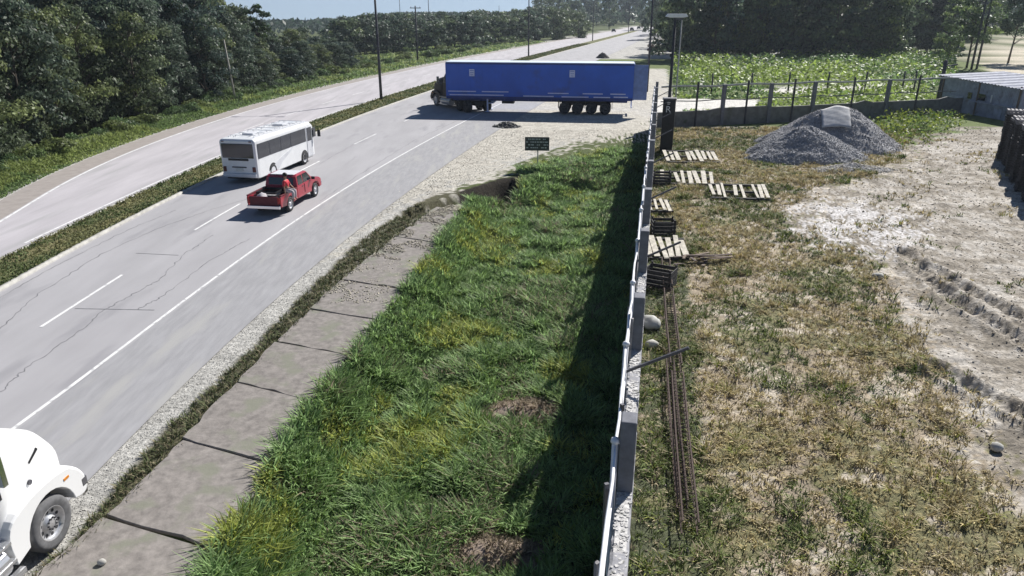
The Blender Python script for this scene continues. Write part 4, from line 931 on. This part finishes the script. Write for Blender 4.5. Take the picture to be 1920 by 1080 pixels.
# bus (small white coach seen from behind right)
bus = veh('bus', (-14.70, 41.35), 10.4, 'white bus with dark windows seen from behind on the near carriageway', 'bus', 0, -1.15)
BL, BW, BH = 7.75, 1.13, 2.62
MB().loft([rrect(-.0, BW - .10, .45, BH - .14, .2, .06), rrect(.07, BW - .02, .36, BH - .04, .22, .06), rrect(.3, BW, .33, BH, .22, .06), rrect(BL - .5, BW, .33, BH - .02, .22, .06), rrect(BL - .12, BW - .04, .36, BH - .18, .24, .08), rrect(BL, BW - .16, .45, BH - .5, .25, .1)]).build('body', M['buswhite'], bus, smooth=False, bevel=.01)
mb = MB(); mb.box((-.012, 0, 1.92), (.05, 1.96, .82)); mb.build('rear_window', M['glass'], bus, bevel=.06)
MB().box((-.014, 0, 1.42), (.04, 1.25, .12)).box((-.014, 0, .98), (.03, .9, .06)).build('rear_grille', M['black'], bus)
MB().box((-.02, 0, .84), (.03, .46, .16)).build('number_plate', M['plate'], bus)
MB().box((-.04, 0, .52), (.16, 2.1, .2)).build('rear_bumper', M['silver'], bus, bevel=.03)
for s in (-1, 1):
    MB().box((-.02, s * .92, .86), (.05, .2, .30)).build('tail_light', M['tailbus'], bus, bevel=.02); MB().box((-.02, s * .86, 2.46), (.04, .14, .05)).build('marker_light', M['tailbus'], bus)
for s in (-1, 1):
    xs_ = [.22, 1.60, 2.98, 4.28, 5.52] if s < 0 else [.35, 1.75, 3.05, 4.35, 5.65]
    for i, x in enumerate(xs_):
        w_ = 1.38 if i < 2 else 1.30 if i < 4 else (.95 if s < 0 else 1.2); MB().box((x + w_ / 2, s * (BW + .004), 1.87), (w_ - .04, .03, .86)).build('side_window', M['glass'], bus, bevel=.02)
mb = MB(); mb.box((6.95, -BW - .008, 1.38), (.78, .03, 1.9)); dr = mb.build('door', M['silver'], bus, bevel=.01); MB().box((6.95, -BW - .03, 1.85), (.64, .012, .85)).build('door_glass', M['glass'], dr)
MB().box((7.7, -BW + .01, 1.85), (.5, .03, .6)).build('side_window', M['glass'], bus)
mb = MB(); mb.prism([(BL - .55, 2.42), (BL + .015, 2.05), (BL + .02, 1.25), (BL - .02, 1.25), (BL - .6, 2.40)], -.98, .98); mb.build('windscreen', M['glass'], bus)
mb = MB(); mb.prism([(.9, .36), (1.3, .52), (2.7, 1.02), (4.6, 1.42), (4.2, 1.2), (3.0, .75), (2.3, .36)], -BW - .012, -BW + .01); mb.build('grey_swoosh', M['silver'], bus)
for x in (1.8, 6.05):
    for s in (-1, 1):
        mb = MB(); mb.loft([[(x + math.cos(t) * .52, yy, .42 + math.sin(t) * .52) for t in np.linspace(0, math.pi, 13)] + [(x - .52, yy, .32), (x + .52, yy, .32)] for yy in (s * (BW - .15), s * (BW + .006))]); mb.build('wheel_arch', M['black'], bus)
        wheel(bus, x, s * (BW - .10), .43, .26, s, 'silver')
for x in (1.7, 5.4): MB().box((x, 0, BH + .05), (.8, .7, .12)).build('roof_hatch', M['silver'], bus, bevel=.03)
mb = MB()
for s in (-.8, -.45, .45, .8): mb.bar((.6, s, BH + .03), (7.2, s, BH + .02), .04, .05)
for i in range(7): mb.bar((.8 + i, -.8, BH + .07), (.8 + i, .8, BH + .07), .035, .03)
mb.build('roof_rack', M['silver'], bus)
for s in (-1, 1):
    mb = MB(); mb.tube([(BL - .1, s * (BW - .1), 2.2), (BL + .18, s * (BW + .22), 2.25), (BL + .18, s * (BW + .26), 1.95)], .02, 6); mb.box((BL + .16, s * (BW + .26), 1.75), (.06, .2, .42)); mb.build('mirror', M['black'], bus)
MB().box((BL / 2, 0, .33), (7.4, 1.9, .16)).build('underframe', M['black'], bus)

# red pickup
pk = veh('pickup_truck', (-11.28, 34.35), 8.5, 'faded red pickup truck with a loaded bed driving beside the bus', 'pickup', 0, -.9)
W = .88
def cabw(x, z): return 1.0 if z < 1.06 else 1 - (z - 1.06) * .22
mb = MB(); mb.prism([(1.95, .42), (1.95, 1.04), (3.55, 1.05), (3.75, 1.04), (4.75, .98), (5.0, .86), (5.06, .45), (4.75, .40), (4.66, .62), (4.48, .77), (4.2, .82), (3.93, .77), (3.76, .60), (3.72, .40)], -W, W); mb.build('body', M['red'], pk, bevel=.045)
mb = MB(); mb.prism([(1.98, 1.03), (2.08, 1.52), (2.25, 1.60), (3.3, 1.60), (3.42, 1.55), (3.95, 1.04)], -W, W, shrink=cabw); mb.build('cab', M['red'], pk, bevel=.04)
MB().box((2.72, 0, 1.605), (1.05, 1.28, .03)).build('roof_panel', M['silver'], pk, bevel=.01)
mb = MB(); mb.prism([(3.47, 1.52), (3.93, 1.09), (3.96, 1.09), (3.50, 1.53)], -.70, .70); mb.build('windscreen', M['glass'], pk)
mb = MB(); mb.prism([(2.03, 1.12), (2.09, 1.48), (2.05, 1.48), (1.985, 1.12)], -.66, .66); mb.build('rear_window', M['glass'], pk)
for s in (-1, 1):
    for (a, b, c, d_) in ((2.12, 2.7, 2.2, 2.7), (2.78, 3.72, 2.78, 3.38)):
        y0, y1 = s * (W * .995 + .006), s * (W * .895 + .006); MB().add([(a, y0, 1.10), (b, y0, 1.10), (d_, y1, 1.52), (c, y1, 1.52), (a, y0 - s * .03, 1.10), (b, y0 - s * .03, 1.10), (d_, y1 - s * .03, 1.52), (c, y1 - s * .03, 1.52)], [(0, 1, 2, 3), (7, 6, 5, 4), (0, 4, 5, 1), (1, 5, 6, 2), (2, 6, 7, 3), (3, 7, 4, 0)]).build('side_window', M['glass'], pk)
    MB().box((2.85, s * (W + .006), .80), (.02, .02, .44)).box((2.62, s * (W + .012), .95), (.14, .02, .03)).build('door_trim', M['black'], pk)
    MB().box((3.7, s * (W + .13), 1.14), (.1, .18, .15)).build('mirror', M['black'], pk, bevel=.02)
    mb = MB(); ar = [(1.05 + math.cos(t) * .40, .38 + math.sin(t) * .42) for t in np.linspace(math.pi, 0, 11)]
    mb.prism([(.02, .45), (.02, .98), (1.93, .98), (1.93, .45), (1.47, .40)] + ar[::-1] + [(.62, .40)], s * W, s * (W - .07)); mb.build('bed_side', M['red'], pk, bevel=.012)
    MB().box((.98, s * (W - .03), 1.0), (1.9, .10, .05)).build('bed_rail', M['redshade'], pk, bevel=.01)
    MB().box((-.01, s * (W - .09), .78), (.05, .14, .30)).build('tail_light', M['tailred'], pk); MB().box((5.05, s * .66, .74), (.05, .3, .16)).build('headlight', M['lampglass'], pk)
    for x in (1.05, 4.2): wheel(pk, x, s * (W - .10), .37, .22, s, 'rim')
MB().box((1.0, 0, .52), (1.9, 1.66, .06)).build('bed_floor', M['black'], pk); MB().box((1.9, 0, .75), (.06, 1.66, .46)).build('bed_front', M['redshade'], pk)
MB().box((.02, 0, .74), (.06, 1.5, .46)).build('tailgate', M['redshade'], pk, bevel=.01); MB().box((-.08, 0, .46), (.12, 1.7, .16)).build('rear_bumper', M['chrome'], pk, bevel=.02); MB().box((5.1, 0, .52), (.12, 1.72, .2)).build('front_bumper', M['chrome'], pk, bevel=.03); MB().box((2.5, 0, .4), (4.6, 1.2, .14)).build('chassis', M['black'], pk)
def in_veh(o, v, loc, rz=0): o.matrix_world = v.matrix_world  # placeholder, replaced below
def vworld(v, p):
    a = v.rotation_euler.z; return (v.location.x + p[0] * math.cos(a) - p[1] * math.sin(a), v.location.y + p[0] * math.sin(a) + p[1] * math.cos(a), v.location.z + p[2])
p = vworld(pk, (1.25, .25, .56)); cr_ = empty('cargo_crate', p, pk.rotation_euler.z, 'black slatted crate standing in the bed of the red pickup', 'crate')
mb = MB()
for z in (.08, .24, .40): 
    for sy in (-.5, .5): mb.box((0, sy, z), (1.0, .03, .1))
    for sx in (-.5, .5): mb.box((sx, 0, z), (.03, 1.0, .1))
mb.build('slats', M['black'], cr_); MB().box((0, 0, .12), (.9, .9, .2)).build('contents', M['palletmid'], cr_)
p = vworld(pk, (.45, .3, .60)); o = lump('bundle', p, (.6, .8, .5), M['trouser'], 'pale lumpy bundle at the rear of the pickup bed', 'bundle', 9, 3); 
# the passenger on the bed side
def skinned(name, joints, edges, radii, m, parent, root=0):
    me = bpy.data.meshes.new(name); me.from_pydata(joints, edges, []); o = link(name, me, m, parent)
    s_ = o.modifiers.new('skin', 'SKIN'); s_.use_smooth_shade = True
    for i, r_ in enumerate(radii): me.skin_vertices[0].data[i].radius = (r_, r_) if not hasattr(r_, '__len__') else r_
    me.skin_vertices[0].data[root].use_root = True; u_ = o.modifiers.new('sub', 'SUBSURF'); u_.levels = 1; u_.render_levels = 2; return o
def ensure_skin(me): pass
pr = empty('person', tuple(pk.location), pk.rotation_euler.z, 'person in a red shirt and pale trousers sitting on the side of the pickup bed', 'person')
J = [(.95, -.80, 1.12), (.95, -.78, 1.35), (.96, -.74, 1.55), (.97, -.74, 1.66), (.97, -.77, 1.78), (.97, -.77, 1.90),      # 0 pelvis 1 waist 2 chest 3 neck 4 head 5 crown
     (1.13, -.76, 1.56), (1.22, -.86, 1.33), (1.12, -1.06, 1.20), (1.10, -1.13, 1.17),                                           # 6-9 arm
     (.79, -.76, 1.56), (.66, -.80, 1.32), (.60, -.86, 1.06), (.60, -.88, .99),                                                   # 10-13 arm on the rail
     (1.05, -.88, 1.10), (1.08, -1.18, 1.10), (1.06, -1.16, .72), (1.06, -1.27, .66),                                            # 14-17 leg
     (.86, -.88, 1.10), (.82, -1.18, 1.08), (.84, -1.14, .70), (.84, -1.25, .64)]                                                 # 18-21 leg
Ed = [(0, 1), (1, 2), (2, 3), (3, 4), (4, 5), (2, 6), (6, 7), (7, 8), (8, 9), (2, 10), (10, 11), (11, 12), (12, 13), (0, 14), (14, 15), (15, 16), (16, 17), (0, 18), (18, 19), (19, 20), (20, 21)]
Rd = [.13, .13, .14, .055, .09, .07, .06, .045, .035, .035, .06, .045, .035, .035, .09, .065, .045, .04, .09, .065, .045, .04]
def try_skin(name, J, Ed, Rd, m, parent):
    me = bpy.data.meshes.new(name); me.from_pydata(J, Ed, []); o = link(name, me, m, parent); s_ = o.modifiers.new('skin', 'SKIN'); s_.use_smooth_shade = True
    if not me.skin_vertices:
        bm = bmesh.new(); bm.from_mesh(me); bm.verts.layers.skin.verify(); bm.to_mesh(me); bm.free()
    for i, r_ in enumerate(Rd): me.skin_vertices[0].data[i].radius = (r_, r_)
    me.skin_vertices[0].data[0].use_root = True; u_ = o.modifiers.new('sub', 'SUBSURF'); u_.levels = 1; u_.render_levels = 1; return o
try_skin('body', J, Ed, Rd, M['skin'], pr)
try_skin('shirt', [J[i] for i in (0, 1, 2, 6, 7, 10, 11)], [(0, 1), (1, 2), (2, 3), (3, 4), (2, 5), (5, 6)], [.155, .15, .165, .085, .065, .085, .065], M['shirtred'], pr)
try_skin('trousers', [J[i] for i in (0, 14, 15, 16, 18, 19, 20)], [(0, 1), (1, 2), (2, 3), (0, 4), (4, 5), (5, 6)], [.14, .105, .085, .065, .105, .085, .065], M['trouser'], pr)
hr = MB(); hr.loft([[(.97 + math.cos(t) * r_, -.765 + math.sin(t) * r_ * 1.1, z) for t in np.linspace(0, 2 * math.pi, 13)[:-1]] for r_, z in ((.095, 1.80), (.112, 1.86), (.10, 1.93), (.06, 1.975), (.01, 1.99))]); hr.build('hair', M['hair'], pr, smooth=True)
for q in (16, 20):
    pass

# blue semi trailer
tr_dir = math.atan2(2.5, -18.2); n_l = Vector((math.cos(tr_dir + math.pi / 2), math.sin(tr_dir + math.pi / 2), 0)); TW = 1.36; rt_ = Vector((11.6, 71.0, 0)) - n_l * TW
tl = empty('semi_trailer', (rt_.x, rt_.y, .035), tr_dir, 'long blue box trailer with white roof and pale dashes turning across the road', 'trailer')
TL, Z0, Z1 = 18.3, 1.42, 4.74
MB().box((TL / 2, 0, (Z0 + Z1) / 2), (TL, 2 * TW, Z1 - Z0)).build('box_body', M['blue'], tl, bevel=.03)
MB().box((TL / 2, 0, Z1 + .045), (TL - .04, 2 * TW - .04, .08)).build('roof', M['roofw'], tl, bevel=.03)
mb = MB(); mb.box((TL / 2, TW + .02, Z0 + .05), (TL - .1, .05, .24)).box((TL / 2, -TW - .02, Z0 + .05), (TL - .1, .05, .24)); mb.build('side_rail', M['bluedk'], tl)
mb = MB(); mb.box((TL / 2, TW + .015, Z1 - .06), (TL - .1, .04, .14)); mb.build('top_rail', M['bluedk'], tl)
mb = MB()
for i in range(1, 15): mb.box((i * TL / 15, TW + .006, (Z0 + Z1) / 2), (.05, .02, Z1 - Z0 - .3))
mb.build('panel_seams', M['blue'], tl)
fx = lambda px: (1210 - px) / 20.75
for a, b, z in ((835, 893, 2.05), (905, 960, 2.05), (1040, 1082, 1.98), (1110, 1150, 1.98), (1165, 1195, 1.98), (838, 950, 1.72), (990, 1052, 1.68), (1068, 1122, 1.66), (1132, 1165, 1.66), (1172, 1200, 1.7)):
    MB().box(((fx(a) + fx(b)) / 2, TW + .050, z), (abs(fx(a) - fx(b)), .012, .10)).build('reflective_dash', M['stripe'], tl)
for px in (885, 1088):
    o = MB().box((fx(px), TW + .028, 3.82), (.52, .012, .66)).build('logo_panel', M['stripe'], tl); o = MB()
    for k in range(3): o.box((fx(px), TW + .040, 4.02 - k * .2), (.40 - .06 * k, .008, .045))
    o.build('logo_lines', M['blue'], tl)
MB().box((-.66, TW + .03, (Z0 + Z1) / 2), (1.25, .06, Z1 - Z0 - .1)).box((-.66, TW + .07, Z0 + .9), (1.1, .03, .1)).box((-.66, TW + .07, Z1 - .9), (1.1, .03, .1)).build('open_rear_door', M['bluelt'], tl, bevel=.01)
for s in (-1,):
    MB().box((-.025, s * TW / 2, (Z0 + Z1) / 2), (.06, TW - .08, Z1 - Z0 - .12)).build('rear_door', M['bluelt'], tl, bevel=.01); MB().tube([(-.08, s * .3, Z0 + .1), (-.08, s * .3, Z1 - .1)], .03, 6).build('lock_rod', M['galv'], tl)
    MB().box((-.05, s * 1.1, 1.28), (.06, .3, .14)).build('tail_light', M['tailred'], tl)
MB().box((-.06, 0, (Z0 + Z1) / 2), (.05, .1, .3)).box((-.03, TW - .04, (Z0 + Z1) / 2), (.1, .12, Z1 - Z0)).box((-.03, -TW + .04, (Z0 + Z1) / 2), (.1, .12, Z1 - Z0)).build('door_frame', M['bluelt'], tl)
MB().box((.1, 0, .72), (.12, 2.4, .14)).box((.1, .7, 1.0), (.1, .12, .6)).box((.1, -.7, 1.0), (.1, .12, .6)).build('rear_guard', M['stripe'], tl)
mb = MB(); mb.box((TL / 2, .5, 1.22), (TL - 1, .12, .28)).box((TL / 2, -.5, 1.22), (TL - 1, .12, .28))
for i in range(15): mb.box((1 + i * 1.15, 0, 1.3), (.1, 2.5, .14))
mb.build('underframe', M['bluedk'], tl)
mb = MB(); mb.box((4.5, 0, .98), (4.8, 1.3, .36)); mb.build('bogie', M['black'], tl)
for x in (2.6, 3.95, 5.3, 6.55):
    for s in (-1, 1): wheel(tl, x, s * 1.08, .55, .54, s, 'hub')
for x in (2.0, 4.62, 7.2): MB().box((x - .05, 1.05, .95), (.05, .6, .75)).box((x - .05, -1.05, .95), (.05, .6, .75)).build('mud_flap', M['black'], tl)
for s in (-1, 1): MB().box((fx(915), s * .95, .72), (.15, .15, 1.25)).box((fx(915), s * .95, .09), (.42, .32, .06)).build('landing_leg', M['stripe'], tl)
MB().box((fx(922), 0, .9), (.5, 1.9, .08)).build('landing_brace', M['stripe'], tl); MB().box((fx(955), -.2, 1.0), (1.2, .9, .4)).build('spare_wheel_carrier', M['black'], tl)

def tractor(root, paint, L_cab=2.2, nose=1.7, detail=False, scale=1.0, exhaust=True):
    """conventional truck tractor: local x=0 at front axle, forward positive"""
    hood = []
    for x, hw, zt, rt in ((.96, .60, 1.34, .2), (.92, .80, 1.58, .3), (.80, .92, 1.86, .4), (.56, .99, 2.18, .44), (.2, 1.03, 2.42, .46), (-.2, 1.05, 2.56, .46), (-.65, 1.06, 2.64, .46), (-1.22, 1.07, 2.68, .45)):
        hood.append(rrect(x, hw, 1.05 if abs(x) < .8 else .62, zt, rt, .06, 6))
    MB().loft(hood).build('hood', paint, root, smooth=True)
    for s in (-1, 1):
        MB().tube([(-1.20, s * 1.075, 1.0), (-1.22, s * 1.08, 2.2), (-1.22, s * .98, 2.50), (-1.22, s * .6, 2.63)], .014, 5).build('hood_seam', M['steel'], root)
        MB().box((-.80, s * 1.065, 1.72), (.05, .03, .16)).build('hood_latch', M['black'], root); MB().box((.52, s * 1.225, 1.16), (.14, .02, .05)).build('side_marker', M['amber'], root)
        arc = [(math.cos(t) * .64, .52 + math.sin(t) * .66) for t in np.linspace(R(8), R(180), 15)]
        ctl = [(-.98, .42), (-1.02, .95), (-.86, 1.24), (-.4, 1.40), (.1, 1.43), (.55, 1.37), (.82, 1.22), (.99, 1.0), (1.05, .80), (1.02, .62), (.9, .57), (.70, .60)]
        out = []
        for i_ in range(len(ctl) - 1):
            p0, p1, p2, p3 = ctl[max(i_ - 1, 0)], ctl[i_], ctl[i_ + 1], ctl[min(i_ + 2, len(ctl) - 1)]
            for t in (0, .33, .66): out.append(tuple(.5 * (2 * p1[q] + (p2[q] - p0[q]) * t + (2 * p0[q] - 5 * p1[q] + 4 * p2[q] - p3[q]) * t * t + (3 * p1[q] - p0[q] - 3 * p2[q] + p3[q]) * t ** 3) for q in (0, 1)))
        out.append(ctl[-1])
        rings = []
        for y, k in ((.70, 1.0), (1.10, 1.0), (1.19, .985), (1.225, .95)):
            rings.append([(x_ * (k if x_ > .7 else 1), s * y, .52 + (z_ - .52) * k) for x_, z_ in out] + [(x_, s * y, z_) for x_, z_ in arc])
        MB().loft(rings).build('fender', paint, root, bevel=.012)
        mb = MB(); mb.loft([[(math.cos(t) * .63, s * y, .52 + math.sin(t) * .65) for t in np.linspace(0, math.pi, 15)] for y in (.62, .74)]); mb.build('wheel_well', M['black'], root)
        mb = MB(); mb.box((.95, s * 1.06, .78), (.18, .34, .20)); mb.build('headlight', M['lampglass'], root, bevel=.03)
        mb = MB(); mb.box((.12, s * 1.03, 1.92), (.30, .03, .05), M=Matrix.Rotation(-.5, 3, 'Y')); mb.build('hood_vent', M['black'], root)
        MB().tube([(-.12, s * 1.0, 1.52), (-.12, s * 1.075, 1.52)], .05, 12).build('side_emblem', M['steel'], root)
        mb = MB(); mb.box((-1.9, s * 1.06, 1.62), (1.05, .03, 1.4)); d_ = mb.build('door', paint, root, bevel=.02); mb = MB(); mb.box((-1.82, s * 1.08, 2.42), (.86, .02, .62)); mb.build('door_window', M['glass'], d_, bevel=.03)
        MB().box((-2.3, s * 1.09, 1.5), (.16, .03, .04)).build('door_handle', M['chrome'], d_)
        mb = MB(); mb.tube([(-1.25, s * 1.05, 2.15), (-1.05, s * 1.38, 2.2), (-1.05, s * 1.40, 2.75)], .02, 6); mb.box((-1.05, s * 1.40, 2.45), (.10, .22, .62)); mb.build('mirror', M['chrome'], root, bevel=.01)
        mb = MB(); mb.tube([(-1.15, s * .99, .62), (-3.0, s * .99, .62)], .30, 18); mb.build('fuel_tank', M['alu'], root, smooth=False)
        mb = MB(); mb.box((-1.75, s * 1.12, .97), (1.4, .32, .05)).box((-1.75, s * 1.22, .62), (1.4, .16, .05))
        for k in range(5): mb.box((-1.2 - k * .28, s * 1.12, 1.0), (.03, .30, .02))
        mb.build('step', M['alu'], root); MB().box((-1.75, s * 1.27, .33), (1.6, .10, .10)).build('side_skirt', M['alu'], root)
    mb = MB(); mb.prism([(-1.15, .75), (-1.15, 2.50), (-1.3, 2.6), (-1.95, 3.2), (-2.15, 3.3), (-3.7, 3.35), (-3.7, .75)], -1.05, 1.05, shrink=lambda x, z: 1 if z < 2.2 else .94); mb.build('cab', paint, root, bevel=.05)
    mb = MB(); mb.prism([(-1.30, 2.61), (-1.93, 3.19), (-1.90, 3.23), (-1.26, 2.64)], -.90, .90); mb.build('windscreen', M['glass'], root)
    MB().box((1.0, 0, .98), (.06, 1.15, .62)).build('grille', M['chrome'], root, bevel=.02); MB().box((1.08, 0, .50), (.2, 2.2, .28)).build('front_bumper', M['chrome'], root, bevel=.06)
    MB().box((-2.8, 0, .72), (7.0, .9, .3)).build('chassis', M['black'], root)
    for x in (0,): 
        for s in (-1, 1): wheel(root, x, s * 1.05, .525, .30, s, 'rim', 'rubbergrey', detail=detail)
    for x in (-4.7, -5.95):
        for s in (-1, 1): wheel(root, x, s * .98, .525, .52, s, 'rim' if detail else 'hub', 'rubber')
    if exhaust:
        for s in (-1, 1): MB().tube([(-3.85, s * .95, .9), (-3.85, s * .95, 3.6), (-4.0, s * .95, 3.75)], .075, 10).build('exhaust_stack', M['chrome'], root, smooth=True)
nt_ = veh('truck_tractor', (-8.56, 10.98), 4.6, 'white truck with a rounded hood entering at the lower left corner', 'truck', 0, -1.2)
tractor(nt_, M['white'], detail=True)
p5 = Vector(vworld(tl, (fx(882), 0, 0))); hd = R(122)
bt = empty('truck_tractor', (0, 0, .035), hd, 'black truck tractor pulling the blue trailer, mostly hidden behind its front', 'truck'); off_ = 5.3 * 1.12
bt.scale = (1.12, 1.12, 1.12); bt.location = (p5.x + math.cos(hd) * off_, p5.y + math.sin(hd) * off_, .035)
tractor(bt, M['black'])
for px in (): pass
# small far cars
def far_car(px, py, h_, paint, label):
    x_, y_ = G(px, py); r_ = empty('car', (x_, y_, .04), math.pi / 2 - R(h_), label, 'car', None)
    MB().prism([(0, .35), (.05, .95), (1.0, 1.0), (3.2, .95), (4.2, .75), (4.3, .35)], -.85, .85).build('body', paint, r_, bevel=.06)
    MB().prism([(.35, .98), (.7, 1.45), (2.2, 1.45), (3.0, .95)], -.72, .72).build('cabin', M['glass'], r_, bevel=.05)
    for x in (.8, 3.4):
        for s in (-1, 1): wheel(r_, x, s * .78, .32, .2, s, 'hub')
far_car(1150, 60.5, 12, M['black'], 'tiny dark car far along the road, left of the other two'); far_car(1184, 57.5, 14, M['black'], 'tiny dark car far along the road, middle one of three'); far_car(1197, 55, 14, M['glass'], 'tiny dark car far along the road, farthest right')

# ------------------------------------------------------------ the air
hz = MB().box((0, 1770, -4), (3400, 3680, 130)).build('haze', None); tag(hz, kind='stuff')
hm = bpy.data.materials.new('haze_air'); hm.use_nodes = True; nt = hm.node_tree; nt.nodes.remove(nt.nodes['Principled BSDF'])
pv = nt.nodes.new('ShaderNodeVolumePrincipled'); pv.inputs['Color'].default_value = (.78, .88, 1, 1); pv.inputs['Density'].default_value = .00020; pv.inputs['Anisotropy'].default_value = .2
nt.links.new(pv.outputs[0], nt.nodes['Material Output'].inputs['Volume']); hz.data.materials.append(hm)
